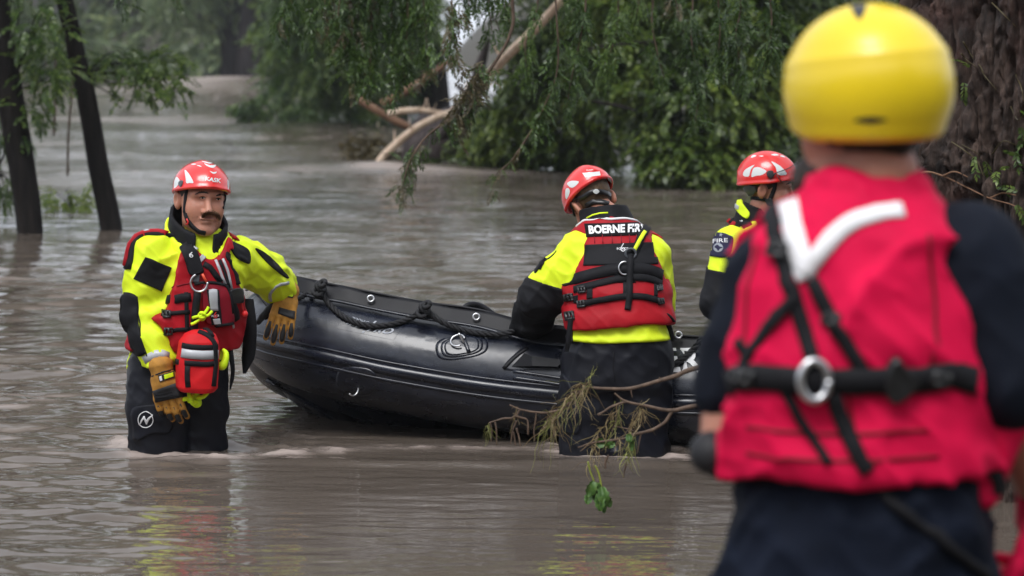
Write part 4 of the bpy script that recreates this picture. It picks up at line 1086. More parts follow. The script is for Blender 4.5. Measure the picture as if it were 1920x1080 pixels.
# ================================================================== the moustached man at the bow
Y1 = 11.15
P1 = lambda px, py, dy=0.0: at(px, py, Y1 + dy)
MAN1 = person(P1(330, 845), 'moustached man in red helmet and yellow dry suit, gloved hand on the bow')
YAW = 26; R1 = rotm(YAW); cy, sn_ = math.cos(math.radians(YAW)), math.sin(math.radians(YAW))
o1 = P1(338, 845)
def sec(z, dx, ru, rv, dy=0): return (z, dx * cy + dy * sn_, -dx * sn_ + dy * cy, ru, rv)
TOR = [sec(.25, -.005, .178, .140), sec(.36, -.005, .182, .145), sec(.48, .020, .178, .140), sec(.62, .050, .186, .142), sec(.72, .068, .192, .132), sec(.79, .080, .172, .112), sec(.835, .086, .115, .088), sec(.87, .088, .075, .070)]
rsh, rel, rwr = P1(285, 478, -.09), P1(266, 588, -.10), P1(299, 684, -.19)
lsh, lel, lwr = P1(446, 486, .09), P1(500, 516, .22), P1(533, 546, .33)
hd1 = Head(P1(377.5, 373, -.02), 21, 2, 5, 1.12, P1(376, 455, .03), full=.009)
legs1 = [([P1(303, 690, -.05), P1(296, 760, -.07), P1(299, 850, -.04), P1(305, 1060, 0)], [.120, .114, .108, .085]), ([P1(375, 690, .05), P1(382, 760, .03), P1(382, 850, .03), P1(378, 1060, .05)], [.105, .088, .080, .075])]
def f_body1(P):
    d = hd1.f(P)
    d = smin(d, s_loft(P, [(a, b, c, e - .025, g - .025) for a, b, c, e, g in TOR], R1, o1), .04)
    for pts in ([rsh, rel, rwr], [lsh, lel, lwr]): d = smin(d, s_chain(P, pts, [.055, .043, .030], .02), .03)
    for pts, rs in legs1: d = smin(d, s_chain(P, pts, [r - .025 for r in rs], .03), .03)
    return d
lo1, hi1 = np.minimum(o1 - (.35, .45, .42), 0 * o1 - 9).clip(o1 - (.35, .45, .42)), o1 + (.55, .50, 1.22)
body = solid('body', f_body1, o1 - (.30, .40, .42), o1 + (.55, .50, 1.20), .0050, MAT['skin'], MAN1, relax=1)
def arms1(P, g=0.0):
    ar = s_chain(P, [rsh, lerp(rsh, rel, .5), rel, lerp(rel, rwr, .55), rwr], [.080 + g, .077 + g, .071 + g, .064 + g, .054 + g], .03)
    al = s_chain(P, [lsh, lerp(lsh, lel, .5), lel, lerp(lel, lwr, .5), lwr], [.084 + g, .080 + g, .074 + g, .067 + g, .053 + g], .03)
    return ar, al
def f_jac1(P):
    ar, al = arms1(P); t = s_loft(P, TOR, R1, o1)
    d = smin(smin(t, ar, .035), al, .035)
    d = d + wrinkle(P, .0085, (10, 10, 15)) + .004 * np.sin(((P - rsh) @ nrm(rwr - rsh)) * 75 + 3 * vnoise(P * 9)) * np.exp(-np.minimum(np.abs((P - rel) @ nrm(rwr - rsh)), np.abs((P - lel) @ nrm(lwr - lsh))) / .12)
    d = smax(d, o1[2] + .352 + .012 * vnoise(P * 6) - P[:, 2] - np.where(P[:, 0] < o1[0] - .17, .2, 0), .008)
    d = smax(d, s_plane(P, rwr + nrm(rwr - rel) * .012, rwr - rel), .006)
    d = smax(d, s_plane(P, lwr + nrm(lwr - lel) * .012, lwr - lel), .006)
    return smax(d, -s_cap(P, hd1.wld((0, .03, -.2)), hd1.wld((0, .02, -.05)), .072, .072), .01)
jac = solid('jacket', f_jac1, o1 - (.32, .42, .05), o1 + (.55, .50, .95), .0066, MAT['hivis'], MAN1)
def f_tr1(P):
    d = s_loft(P, [(a, b, c, e - .008, g - .006) for a, b, c, e, g in TOR[:3]], R1, o1)
    for pts, rs in legs1: d = smin(d, s_chain(P, pts, rs, .03), .035)
    d = d + wrinkle(P, .0065, (9, 9, 13), 3) + .001 * np.sin(P[:, 2] * 70 + 4 * vnoise(P * 8))
    return smax(d, P[:, 2] - o1[2] - .42, .01)
tro = solid('trousers', f_tr1, o1 - (.32, .42, .42), o1 + (.42, .42, .5), .0082, MAT['trouser'], MAN1)
# life vest
VT = .031
def f_vest1(P):
    ar, al = arms1(P, .012)
    ar = np.minimum(ar, s_cap(P, rsh + V3(.03, -.06, .03), rel + V3(.05, -.10, .06), .10, .07)); al = np.minimum(al, s_cap(P, lsh + V3(-.01, -.10, .0), lsh + V3(.05, -.05, -.12), .085, .09))
    q = (P - o1) @ R1
    t = s_loft(P, TOR, R1, o1) - VT - .012 * sstep(.04, .10, -q[:, 1]) * sstep(.70, .55, P[:, 2] - o1[2])
    d = smax(t, -ar, .025); d = smax(d, -al, .02)
    d = smax(d, -s_cap(P, hd1.wld((0, .02, -.30)), hd1.wld((0, .0, 0)), .118, .145), .02)
    d = smax(d, -s_ell(P, P1(398, 448, -.17), (.062, .12, .085)), .02)
    d = smax(d, o1[2] + .408 - P[:, 2], .015)
    d = d + .004 * np.exp(-(((P[:, 2] - o1[2]) % .085) / .012) ** 2) * 0 + wrinkle(P, .005, (12, 12, 16), 7)
    return d
vest = solid('life_vest', f_vest1, o1 - (.32, .42, -.3), o1 + (.45, .45, .98), .0064, MAT['vest_red'], MAN1)
# collar
nk = hd1.wld((0, .016, -.12))
def ring_collar(hd, z0, z1, r0, r1, th, tilt, gap):
    def f(P):
        q = (P - hd.wld((0, .014, -.10))) @ hd.R; z = q[:, 2]
        r = np.interp(z, [z0, z1], [r0, r1]); rad = np.hypot(q[:, 0] / 1.0, q[:, 1] / 1.06)
        d = np.abs(rad - r) - th
        zt = z1 + tilt * (q[:, 1] / .1)
        d = smax(d, z - zt, .006); d = smax(d, z0 - z, .006)
        return smax(d, -(np.abs(q[:, 0]) - gap) * .8 * (q[:, 1] < 0) - 9 * (q[:, 1] >= 0), .004) + .002 * vnoise(P * 30)
    return f
c_in = ring_collar(hd1, -.12, .040, .116, .106, .008, .052, .034)
solid('collar', c_in, nk - .22, nk + .22, .0068, MAT['black_cloth'], MAN1)
c_out = ring_collar(hd1, -.14, -.012, .136, .121, .007, .050, .058)
solid('collar', c_out, nk - .25, nk + .22, .0068, MAT['hivis'], MAN1)
solid('neck_gaiter', lambda P: smax(s_cap(P, hd1.wld((0, .0, -.22)), hd1.wld((0, .005, -.125)), .075, .068), -s_cap(P, hd1.wld((0, 0, -.3)), hd1.wld((0, 0, 0)), .03, .03), .004), nk - .2, nk + .2, .006, MAT['black_cloth'], MAN1)
# face
hd1.features(MAN1, 'lips', None, 'hair', 'skin')
SH1 = Surf(f_body1); KH = Kit(SH1, MAN1)
def eye(K_, c, w, h, tilt=0):
    x, y = c; t = tilt
    o_ = [(x - w, y + t * -w), (x - w * .45, y - h * .8), (x + w * .2, y - h), (x + w, y + t * w - .2), (x + w * .4, y + h * .75), (x - w * .4, y + h * .8)]
    e = K_.blob(c, o_, 'eye_white', 'eye', .0004)
    K_.blob((x + .4, y - .1), [(x + .4 + 2.1 * math.cos(a_), y - .2 + 1.9 * math.sin(a_)) for a_ in np.linspace(0, 6.28, 8, endpoint=False)], 'iris', 'iris', .0007, e)
    K_.strap([(x - w * 1.1, y - t * w), (x - w * .4, y - h * .95), (x + w * .3, y - h * 1.05), (x + w * 1.15, y + t * w)], [.0012, .0028, .0028, .0014], 'hair', 'eyelash', .0016, e, n=9)
    K_.strap([(x - w * 1.2, y - h * 1.5), (x - w * .3, y - h * 2.4), (x + w * .5, y - h * 2.4), (x + w * 1.2, y - h * 1.3)], [.002, .005, .005, .002], 'skin', 'eyelid', .0026, n=9)
    K_.strap([(x - w * 1.0, y + h * 1.2), (x, y + h * 1.9), (x + w * 1.0, y + h * 1.2)], [.0015, .0035, .0015], 'skin', 'eyelid', .0018, n=9)
eye(KH, (379.6, 371), 5.4, 1.9, .03); eye(KH, (409, 373.4), 4.6, 1.8, .02)
for pts in ([(366, 364.4), (374, 361), (382, 360.2), (390, 362.6)], [(405, 367), (411, 365), (416, 365.2), (421, 367)]):
    P = SH1.px(pts); bristles(SH1, spline(P, 30), 130, .008, .0006, (.35, 0, .1), 'hair', 'eyebrow', MAN1, .0012, 5)
    KH.strap(pts, [.003, .0065, .0065, .003], 'hair', 'eyebrow', .001)
mo = SH1.px([(380, 406), (384, 400.5), (390, 397.5), (396, 397), (402, 398.3), (407, 401.5), (411, 407)])
KH.strap([(378.5, 408.5), (382, 402), (389, 398.6), (396, 398.2), (402, 399.6), (408, 403), (412.5, 409.5)], [.005, .015, .019, .017, .019, .015, .005], 'hair_moustache', 'moustache', .0035)
bristles(SH1, spline(mo, 40), 700, .0125, .0008, (0, 0, -.95), 'hair_moustache', 'moustache', MAN1, .0036, 6)
KH.strap([(386, 409), (392, 408.4), (397, 408.8), (405, 410.5)], [.003, .0075, .008, .003], 'lips', 'lips', .0012)
g_ = np.random.default_rng(12); st = np.stack([g_.uniform(350, 419, 900), g_.uniform(392, 434, 900)], -1)
st = st[(np.abs((st[:, 0] - 386) / 36) ** 2 + np.abs((st[:, 1] - 405) / 30) ** 2 < 1) & ~((np.abs(st[:, 0] - 396) < 13) & (np.abs(st[:, 1] - 408) < 5)) & (st[:, 1] > 398 + .25 * np.abs(st[:, 0] - 396))]
bristles(SH1, SH1.px(st), 2600, .0026, .00042, (0, 0, -.4), 'hair', 'stubble', MAN1, .0022, 14)
# helmet
he1 = Helmet(hd1, r=(.0985, .124, .096), front=.047, side=.020, back=-.012)
hel = solid('helmet', he1.f, hd1.c - .22, hd1.c + .22, .0042, MAT['helmet_red'], MAN1)
SE1 = Surf(he1.f); KE = Kit(SE1, hel)
zp = lambda l_: [(310 + a / 7.2, 290 + b / 7.2) for a, b in l_]
KE.text('KASK', zp([(545, 298), (752, 325), (748, 385), (538, 350)]), 'sticker', .0012, .035, .05)
KE.blob(zp([(310, 310)])[0], zp([(262, 210), (300, 235), (345, 300), (380, 378), (330, 382), (285, 383), (276, 320)]), 'sticker', 'sticker', .0006)
KE.blob(zp([(155, 375)])[0], zp([(150, 300), (193, 345), (178, 400), (125, 450), (118, 380)]), 'sticker', 'sticker', .0006)
KE.blob(zp([(214, 392)])[0], zp([(236, 350), (236, 395), (212, 436), (190, 405), (198, 370)]), 'grey_plastic', 'clip', .006)
for c, l_ in (((610, 150), [(525, 118), (600, 145), (680, 138), (670, 165), (630, 178), (570, 158)]), ((560, 100), [(490, 86), (560, 98), (640, 112), (600, 122), (530, 106)]), ((650, 243), [(600, 222), (645, 236), (692, 232), (675, 255), (640, 256)]), ((380, 130), [(345, 130), (385, 121), (418, 130), (385, 138)]), ((460, 152), [(425, 145), (462, 145), (490, 165), (455, 158)])):
    KE.blob(zp([c])[0], zp(l_), 'sticker', 'vent', .0006)
KE.blob(zp([(848, 400)])[0], zp([(838, 330), (860, 370), (862, 420), (848, 470), (838, 400)]), 'sticker', 'sticker', .0006)
KE2 = Kit(Surf(f_body1, off=.002), hel)
KE2.strap([(352, 352), (349, 366), (347, 382), (346, 396), (350, 408)], .014, 'web', 'chin_strap', .003)
KE2.strap([(348, 400), (353, 414), (362, 425), (374, 434), (385, 437)], .016, 'web', 'chin_strap', .005)
KE2.strap([(421, 366), (420.5, 378), (420, 390)], .010, 'web', 'chin_strap', .004)
KE2.strap([(352, 409), (355, 417), (351, 420)], .006, 'red_plastic', 'strap_tab', .007)
# jacket trim
SJ1 = Surf(f_jac1); KJ = Kit(SJ1, jac)
KJ.quad([(273, 482), (322, 502), (303, 546), (251, 523)], 'velcro', 'hook_patch', .005, nu=22, nv=22)
KJ.blob((243, 610), [(225, 553), (256, 555), (258, 590), (265, 640), (272, 664), (240, 664), (226, 610)], 'black_cloth', 'elbow_patch', .006)
KJ.blob((448, 472), [(424, 450), (440, 456), (466, 470), (467, 493), (455, 490), (440, 480)], 'black_cloth', 'shoulder_patch', .006)
KJ.blob((510, 492), [(478, 466), (500, 478), (530, 508), (540, 522), (528, 516), (500, 492)], 'black_cloth', 'sleeve_patch', .006)
KJ.strap([(270, 676), (285, 667), (302, 662), (317, 667)], .030, 'reflect', 'reflective_band', .003)
KJ.strap([(508, 564), (506, 552), (514, 541), (528, 532), (541, 530)], .012, 'reflect', 'reflective_band', .004)
KJ.strap([(257, 556), (259, 590), (266, 640), (276, 668)], .005, 'black_cloth', 'piping', .003)
KJ.strap([(330, 424), (300, 426), (268, 440), (247, 470), (240, 505)], .036, 'black_cloth', 'vest_edge', .012, parent=vest)
KJ.strap([(322, 421), (292, 423), (261, 436), (240, 466), (236, 500)], .014, 'vest_red', 'vest_edge', .020, parent=vest)
KJ.quad([(268, 427), (276, 424), (280, 432), (272, 436)], 'reflect', 'reflective_patch', .022, parent=vest)
# vest trim
SV1 = Surf(f_vest1); KV = Kit(SV1, vest)
zv = lambda l_: [(330 + a / 6, 440 + b / 6) for a, b in l_]
KV.strap([(318, 424), (334, 438), (346, 455), (358, 478)], .034, 'web', 'shoulder_strap', .010)
KV.strap([(300, 428), (318, 434), (336, 452), (345, 466)], .016, 'vest_red', 'shoulder_strap', .007)
KV.quad(zv([(170, 120), (220, 100), (260, 150), (215, 190)]), 'reflect', 'reflective_patch', .012)
KV.quad(zv([(255, 262), (305, 208), (338, 252), (268, 326)]), 'reflect', 'reflective_patch', .006)
KV.blob(zv([(165, 300)])[0], zv([(75, 190), (120, 130), (180, 170), (230, 220), (270, 330), (298, 420), (160, 450), (110, 330)]), 'web', 'pouch', .022)
KV.text('6', zv([(130, 215), (172, 215), (172, 265), (130, 265)]), 'print_white', .025, .0)
KV.quad(zv([(188, 440), (258, 448), (250, 540), (186, 536)]), 'grey_plastic', 'tab', .016)
cc = SV1.px(zv([(245, 550)]), .026)[0]
mb = MB(); mb.add(*torus(cc, (.1, -1, .1), .034, .0042, 30, 8, math.pi * .62, math.pi * 2.02, .95)); kar = mb.build('carabiner', MAT['metal'], vest)
mb = MB(); mb.add(*tube(SV1.px(zv([(275, 440), (295, 490), (318, 550)]), .026), .0052, 8)); mb.build('gate', MAT['orange'], kar)
KV.strap(zv([(238, 640), (222, 760), (208, 900), (190, 1080), (188, 1190)]), .026, 'web', 'webbing', .020)
KV.strap(zv([(310, 330), (380, 370), (440, 450), (500, 535)]), .022, 'web', 'webbing', .006)
KV.blob(zv([(440, 780)])[0], zv([(300, 590), (360, 560), (470, 555), (545, 590), (590, 680), (610, 830), (620, 980), (480, 1010), (340, 1000), (300, 850)]), 'vest_dark_red', 'pocket', .016)
KP = Kit(Surf(f_vest1, off=.016), vest)
KP.strap(zv([(200, 565), (330, 545), (440, 548), (530, 570), (570, 620), (598, 720), (615, 880)]), .011, 'web', 'piping', .003)
KP.quad(zv([(335, 630), (460, 630), (500, 1000), (385, 1010)]), 'web', 'panel', .002)
KP2 = Kit(Surf(f_vest1, off=.0185), vest)
KP2.quad(zv([(355, 630), (438, 626), (452, 848), (368, 852)]), 'reflect', 'reflective_patch', .002)
KP2.quad(zv([(396, 938), (468, 932), (484, 995), (412, 1000)]), 'reflect', 'reflective_patch', .002)
KP2.text('FORCE', zv([(378, 893), (456, 888), (458, 908), (380, 913)]), 'print_white', .003, .02)
KP2.text('6', zv([(398, 860), (438, 858), (440, 925), (402, 928)]), 'print_red', .0035, .01)
KV.strap(zv([(445, 285), (480, 370), (520, 480), (555, 560)]), .0105, 'reflect', 'reflective_stripe', .004)
KV.strap(zv([(525, 270), (560, 350), (595, 460), (625, 610)]), .009, 'reflect', 'reflective_stripe', .004)
KV.strap(zv([(490, 285), (530, 380), (575, 510), (600, 600)]), .012, 'web', 'zip', .003)
KV.strap(zv([(608, 770), (625, 880), (645, 1050)]), .008, 'reflect', 'reflective_stripe', .004)
KV.strap(zv([(668, 780), (690, 850), (700, 890)]), .006, 'reflect', 'reflective_stripe', .004)
KV.strap(zv([(545, 90), (590, 200), (640, 310), (690, 430), (715, 560)]), .020, 'web', 'webbing', .008)
KV.strap(zv([(590, 270), (610, 330)]), .010, 'web', 'label_tab', .004)
KV.blob(zv([(660, 690)])[0], zv([(585, 650), (640, 610), (715, 610), (735, 700), (720, 760), (620, 760)]), 'plastic', 'buckle', .016)
KV.strap(zv([(590, 700), (660, 830), (680, 960)]), .026, 'web', 'webbing', .008)
KV.strap(zv([(430, 1020), (520, 1005), (615, 985)]), .010, 'web', 'piping', .020)
mb = MB(); V, F = ico(.013); mb.add(V + SV1.px(zv([(748, 878)]), .012)[0], F); mb.add(*tube(SV1.px(zv([(715, 720), (735, 800), (745, 860)]), .006), .003, 6)); mb.build('whistle_ball', MAT['red_plastic'], vest)
for z0, z1, y0, y1 in ((300, 362, 556, 574), (302, 350, 592, 600), (304, 352, 622, 632)):
    pass
KV.strap([(302, 566), (330, 561), (358, 557)], .034, 'web', 'belt_strap', .005)
KV.strap([(303, 590), (325, 587), (356, 585)], .016, 'web', 'belt_strap', .005)
KV.strap([(304, 622), (325, 620), (356, 617)], .016, 'web', 'belt_strap', .005)
KV.strap([(349, 548), (350, 590), (352, 640)], .016, 'web', 'webbing', .004)
KV.buckle(313, 589, 8, 7); KV.buckle(316, 621, 8, 7)
KV.strap([(300, 545), (330, 536), (362, 529)], .004, 'vest_dark_red', 'seam', .003)
# hanging webbing tails
for pts, w in (([(462, 560, .05), (468, 610, .04), (466, 660, .05), (459, 700, .06)], .060), ([(430, 640, -.06), (436, 690, -.06), (432, 730, -.05)], .018)):
    C = spline([P1(*p) for p in pts], 14); W = nrm(V3(1, -.4, 0)); mb = MB(); ww = np.interp(np.linspace(0, 1, 14), [0, .75, 1], [w, w, w * .15])
    mb.add(*strip(C - W * ww[:, None] / 2, C + W * ww[:, None] / 2, .006, 3)); mb.build('webbing_tail', MAT['web'], vest)
# trouser pocket and print
ST1 = Surf(f_tr1); KT = Kit(ST1, tro)
KT.blob((290, 790), [(247, 775), (258, 762), (300, 758), (320, 762), (320, 808), (285, 812), (254, 826), (250, 800)], 'trouser', 'pocket', .007)
KT2 = Kit(Surf(f_tr1, off=.007), tro)
ct = lambda a, b, r0, n=22: [(a + r0 * .93 * math.cos(t), b + r0 * math.sin(t)) for t in np.linspace(0, 2 * math.pi, n)]
KT2.strap(ct(274, 786, 14.5), .0035, 'print_white', 'emblem', .0015, n=44, proj=True)
KT2.strap([(263, 796), (270, 783), (273, 780)], [.003, .009, .004], 'print_white', 'emblem', .0016, n=8); KT2.strap([(271, 779), (274, 787), (276, 794)], [.006, .010, .005], 'print_white', 'emblem', .0018, n=8); KT2.strap([(275, 794), (280, 784), (287, 777)], [.004, .009, .003], 'print_white', 'emblem', .002, n=8)
# gloves
def glove_pair(nm, f, ft, lo, hi, parent, h=.0042):
    g = solid('glove', f, lo, hi, h, MAT['glove_tan'], parent); solid('thumb', ft, lo, hi, h, MAT['glove_black'], g); return g
sgn = 1 if np.cross(nrm(P1(321, 770) - P1(304, 697)), V3(-.15, -1, .1))[0] > 0 else -1
gh, gt, gb, gc = glove_f(P1(305, 700, -.21), P1(321, 772, -.22) - P1(305, 700, -.21), (-.15, -1, .1), sgn, 1.16, (.30, .32, .34, .36), .03, .25, nrm(V3(.30, .05, -1)), cuff=.028)
g1 = glove_pair('glove', gh, gt, P1(310, 730, -.2) - .2, P1(310, 730, -.2) + .2, MAN1)
KG = Kit(Surf([gh, gt]), g1)
KG.quad([(287, 733), (338, 715), (346, 743), (292, 754)], 'glove_black', 'knuckle_band', .004, nu=12, nv=5)
KG.strap([(292, 741), (315, 736), (338, 728)], .004, 'web', 'seam', .006); KG.strap([(293, 747), (315, 743), (340, 734)], .004, 'web', 'seam', .006)
KG.quad([(297, 704), (325, 696), (327, 708), (300, 716)], 'glove_black', 'label_patch', .004)
KG.quad([(307, 703), (323.5, 698.5), (325, 706), (308.5, 711)], 'neon_cord', 'label_print', .005); KG.quad([(299, 706), (303, 704.5), (305, 713), (301, 714.5)], 'print_white', 'label_print', .005)
KG.strap([(281, 708), (300, 699), (325, 692)], .005, 'glove_black', 'seam', .003)
for pts, rs in gc:
    mb = MB(); C = spline([pts[2] * .6 + pts[1] * .4, pts[3], pts[4]], 6) + nrm(V3(-.1, -1, .1)) * .0078; mb.add(*tube(C, np.array([.006, .0085, .0095, .0095, .0085, .005]) * 1.22, 8)); mb.build('finger_pad', MAT['glove_black'], g1)
d2 = P1(524, 618, .22) - P1(537, 558, .28)
sg2 = 1 if np.cross(nrm(d2), V3(.1, -1, .35))[0] < 0 else -1
lh, lt, lb_, lc = glove_f(P1(538, 556, .28), d2, (.1, -1, .35), sg2, 1.08, (.16, .18, .2, .22), .10, .25, nrm(V3(-.75, -.1, -.62)))
g2 = glove_pair('glove', lh, lt, P1(530, 590, .24) - .2, P1(530, 590, .24) + .2, MAN1)
KG = Kit(Surf([lh, lt]), g2)
KG.quad([(524, 576), (556, 585), (555, 600), (521, 588)], 'glove_black', 'knuckle_band', .004, nu=10, nv=5)
KG.quad([(536, 546), (551, 552), (548, 559), (538, 557)], 'glove_black', 'label_patch', .004); KG.quad([(538, 548), (550, 553), (547, 557), (539, 555)], 'neon_cord', 'label_print', .005)
for pts, rs in lc:
    mb = MB(); C = spline([pts[2] * .6 + pts[1] * .4, pts[3], pts[4]], 6) + nrm(V3(.05, -1, .3)) * .0075; mb.add(*tube(C, np.array([.006, .0085, .0095, .0095, .0085, .005]) * 1.12, 8)); mb.build('finger_pad', MAT['glove_black'], g2)
# knotted neon cord ends
def knot(c, s, root, nm='cord_knot', seed=1):
    g = np.random.default_rng(seed); mb = MB()
    for i in range(4): mb.add(*torus(np.asarray(c) + g.normal(0, .006, 3) * s, g.normal(0, 1, 3), .011 * s, .0055 * s, 18, 7))
    for dx, dz in ((-.035, -.006), (.034, .018)): mb.add(*tube(spline([c, np.asarray(c) + V3(dx * .6, -.01, dz * .2) * s, np.asarray(c) + V3(dx, -.004, dz) * s], 7), .0055 * s, 7))
    return mb.build(nm, MAT['neon_cord'], root)
knot(SV1.px([(376, 590)], .03)[0], 1.1, vest, seed=2); mb = MB(); mb.add(*tube(spline(SV1.px([(379, 585), (384, 578), (386, 573)], .03), 8), .006, 8)); mb.add(*tube(spline(SV1.px([(372, 596), (362, 602), (354, 606)], .03), 8), .006, 8)); mb.build('cord', MAT['neon_cord'], vest)
# ---- throw bag (its own thing, clipped at the waist)
bagc = P1(371, 674, -.235)
BAG = tag(empty('throw_bag', bagc + V3(0, 0, -.13)), 'red throw bag with silver band hanging at the moustached man\'s waist', 'bag')
RB = rotm(12, 0, 2)
def f_bag(P):
    d = s_loft(P, [(-.122, 0, 0, .066, .052), (-.108, 0, 0, .077, .060), (.0, 0, 0, .081, .063), (.070, .002, 0, .076, .060), (.098, .006, .01, .058, .046), (.114, .010, .012, .03, .03)], RB, bagc, 2.8)
    return smax(d, (P - bagc)[:, 2] - .114, .01) + wrinkle(P, .003, (16, 16, 20), 9)
bag = solid('bag_body', f_bag, bagc - .2, bagc + .2, .005, MAT['bag_red'], BAG)
KB = Kit(Surf(f_bag), BAG)
KB.strap([(330, 647), (355, 650), (385, 652), (408, 650)], .020, 'web', 'band', .004)
KB.strap([(330, 661), (355, 664), (385, 666), (408, 664)], .034, 'reflect', 'silver_band', .005)
KB.strap([(330, 677), (355, 681), (385, 683), (408, 680)], .020, 'web', 'band', .004)
KB.strap([(352, 686), (351, 705), (353, 726)], .020, 'web', 'webbing', .004)
KB.strap([(372, 622), (390, 630), (402, 645), (404, 680), (400, 724)], .018, 'web', 'zip', .006)
KB.strap([(383, 618), (398, 632)], .014, 'web', 'webbing', .008)
knot(P1(366, 746, -.21), 1.6, BAG, seed=4)
mb = MB(); mb.add(*tube(spline([P1(366, 746, -.21), P1(370, 735, -.22), P1(372, 726, -.235)], 6), .007, 7)); mb.build('cord', MAT['neon_cord'], BAG)
mb = MB(); mb.add(*tube(spline([P1(410, 690, -.20), P1(420, 682, -.20), P1(424, 664, -.19), P1(418, 655, -.18)], 12), [.010, .015, .018, .017, .015, .014, .013, .012, .011, .010, .008, .006], 8)); mb.build('cord', MAT['neon_cord'], BAG)

# ================================================================== the man bent over the boat, seen from behind
Y2 = 11.08
P2 = lambda px, py, dy=0.0: at(px, py, Y2 + dy)
MAN2 = person(P2(1150, 846), 'man in red helmet bent over the boat, back to view, white lettering across his vest')
o2 = P2(1155, 846); K2 = 476.
def sec2(py, x0, x1, dy, rv): return ((846 - py) / K2 * 1.0, ((x0 + x1) / 2 - 1155) / K2, dy, (x1 - x0) / 2 / K2, rv)
TOR2 = [sec2(720, 1066, 1244, .00, .150), sec2(640, 1071, 1250, .01, .150), sec2(600, 1074, 1246, .02, .145), sec2(540, 1072, 1238, .05, .145), sec2(490, 1074, 1232, .09, .140), sec2(450, 1082, 1222, .13, .120), sec2(425, 1095, 1190, .15, .095), sec2(405, 1112, 1165, .17, .07)]
ls2, le2, lw2 = P2(1086, 478, .08), P2(1016, 556, .12), P2(990, 612, .36)
rs2, re2, rw2 = P2(1216, 478, .10), P2(1226, 566, .20), P2(1215, 612, .42)
hd2 = Head(P2(1110, 380, .23), 196, 40, 20, 1.04, P2(1138, 425, .16))
legs2 = [([P2(1112, 680), P2(1108, 760, -.01), P2(1104, 850), P2(1100, 1060, .03)], [.118, .112, .106, .085]), ([P2(1202, 680), P2(1200, 760, -.01), P2(1196, 850), P2(1200, 1060, .03)], [.116, .112, .110, .085])]
def f_body2(P):
    d = hd2.f(P)
    d = smin(d, s_loft(P, [(a, b, c, e - .025, g - .025) for a, b, c, e, g in TOR2], None, o2), .04)
    for pts in ([ls2, le2, lw2], [rs2, re2, rw2]): d = smin(d, s_chain(P, pts, [.055, .043, .030], .02), .03)
    d = smin(d, s_cap(P, lw2, lw2 + V3(.03, .10, -.08), .03, .025), .02); d = smin(d, s_cap(P, rw2, rw2 + V3(-.05, .10, -.06), .03, .025), .02)
    for pts, rs in legs2: d = smin(d, s_chain(P, pts, [r - .025 for r in rs], .03), .03)
    return d
solid('body', f_body2, o2 - (.42, .3, .42), o2 + (.36, .66, 1.20), .0078, MAT['skin'], MAN2, relax=1)
def arms2(P, g=0.):
    a = s_chain(P, [ls2, lerp(ls2, le2, .5), le2, lerp(le2, lw2, .5), lw2], [.082 + g, .084 + g, .080 + g, .070 + g, .056 + g], .03)
    b = s_chain(P, [rs2, lerp(rs2, re2, .5), re2, lerp(re2, rw2, .5), rw2], [.080 + g, .078 + g, .072 + g, .068 + g, .056 + g], .03)
    return a, b
def f_jac2(P):
    a, b = arms2(P); d = smin(smin(s_loft(P, TOR2, None, o2), a, .04), b, .04)
    d = d + wrinkle(P, .0075, (10, 10, 14), 21)
    d = d - .012 * np.exp(-((P[:, 2] - o2[2] - .452) / .018) ** 2)
    d = smax(d, o2[2] + .438 + .01 * vnoise(P * 6) - P[:, 2] - 1.0 * ((P[:, 0] < o2[0] - .20) | (P[:, 1] > o2[1] + .24)), .008)
    return smax(d, -s_cap(P, hd2.wld((0, .03, -.2)), hd2.wld((0, .02, -.05)), .070, .070), .01)
jac2 = solid('jacket', f_jac2, o2 - (.45, .3, -.2), o2 + (.36, .66, .98), .0068, MAT['hivis'], MAN2)
def f_tr2(P):
    d = s_loft(P, [(a, b, c, e - .004, g - .004) for a, b, c, e, g in TOR2[:3]], None, o2)
    for pts, rs in legs2: d = smin(d, s_chain(P, pts, rs, .03), .05)
    return smax(d + wrinkle(P, .007, (9, 9, 13), 33), P[:, 2] - o2[2] - .47, .01)
tro2 = solid('trousers', f_tr2, o2 - (.32, .3, .42), o2 + (.32, .32, .55), .0085, MAT['trouser'], MAN2)
def f_vest2(P):
    a, b = arms2(P, .006)
    a = np.minimum(a, s_cap(P, P2(1072, 436, .0), P2(1063, 508, .0), .060, .054)); b = np.minimum(b, s_cap(P, P2(1250, 436, .03), P2(1256, 505, .03), .068, .052))
    d = s_loft(P, TOR2, None, o2) - .029 - .003 * np.sin((P[:, 2] - o2[2]) * 62)
    d = smax(d, -a, .02); d = smax(d, -b, .02)
    d = smax(d, -s_cap(P, P2(1138, 440, .26), P2(1128, 372, .16), .10, .126), .02)
    return smax(d, o2[2] + .500 - .012 * np.sin(P[:, 0] * 9) - P[:, 2], .012) + wrinkle(P, .004, (12, 12, 16), 27)
vest2 = solid('life_vest', f_vest2, o2 - (.3, .32, -.3), o2 + (.32, .45, 1.0), .0064, MAT['vest_red'], MAN2)
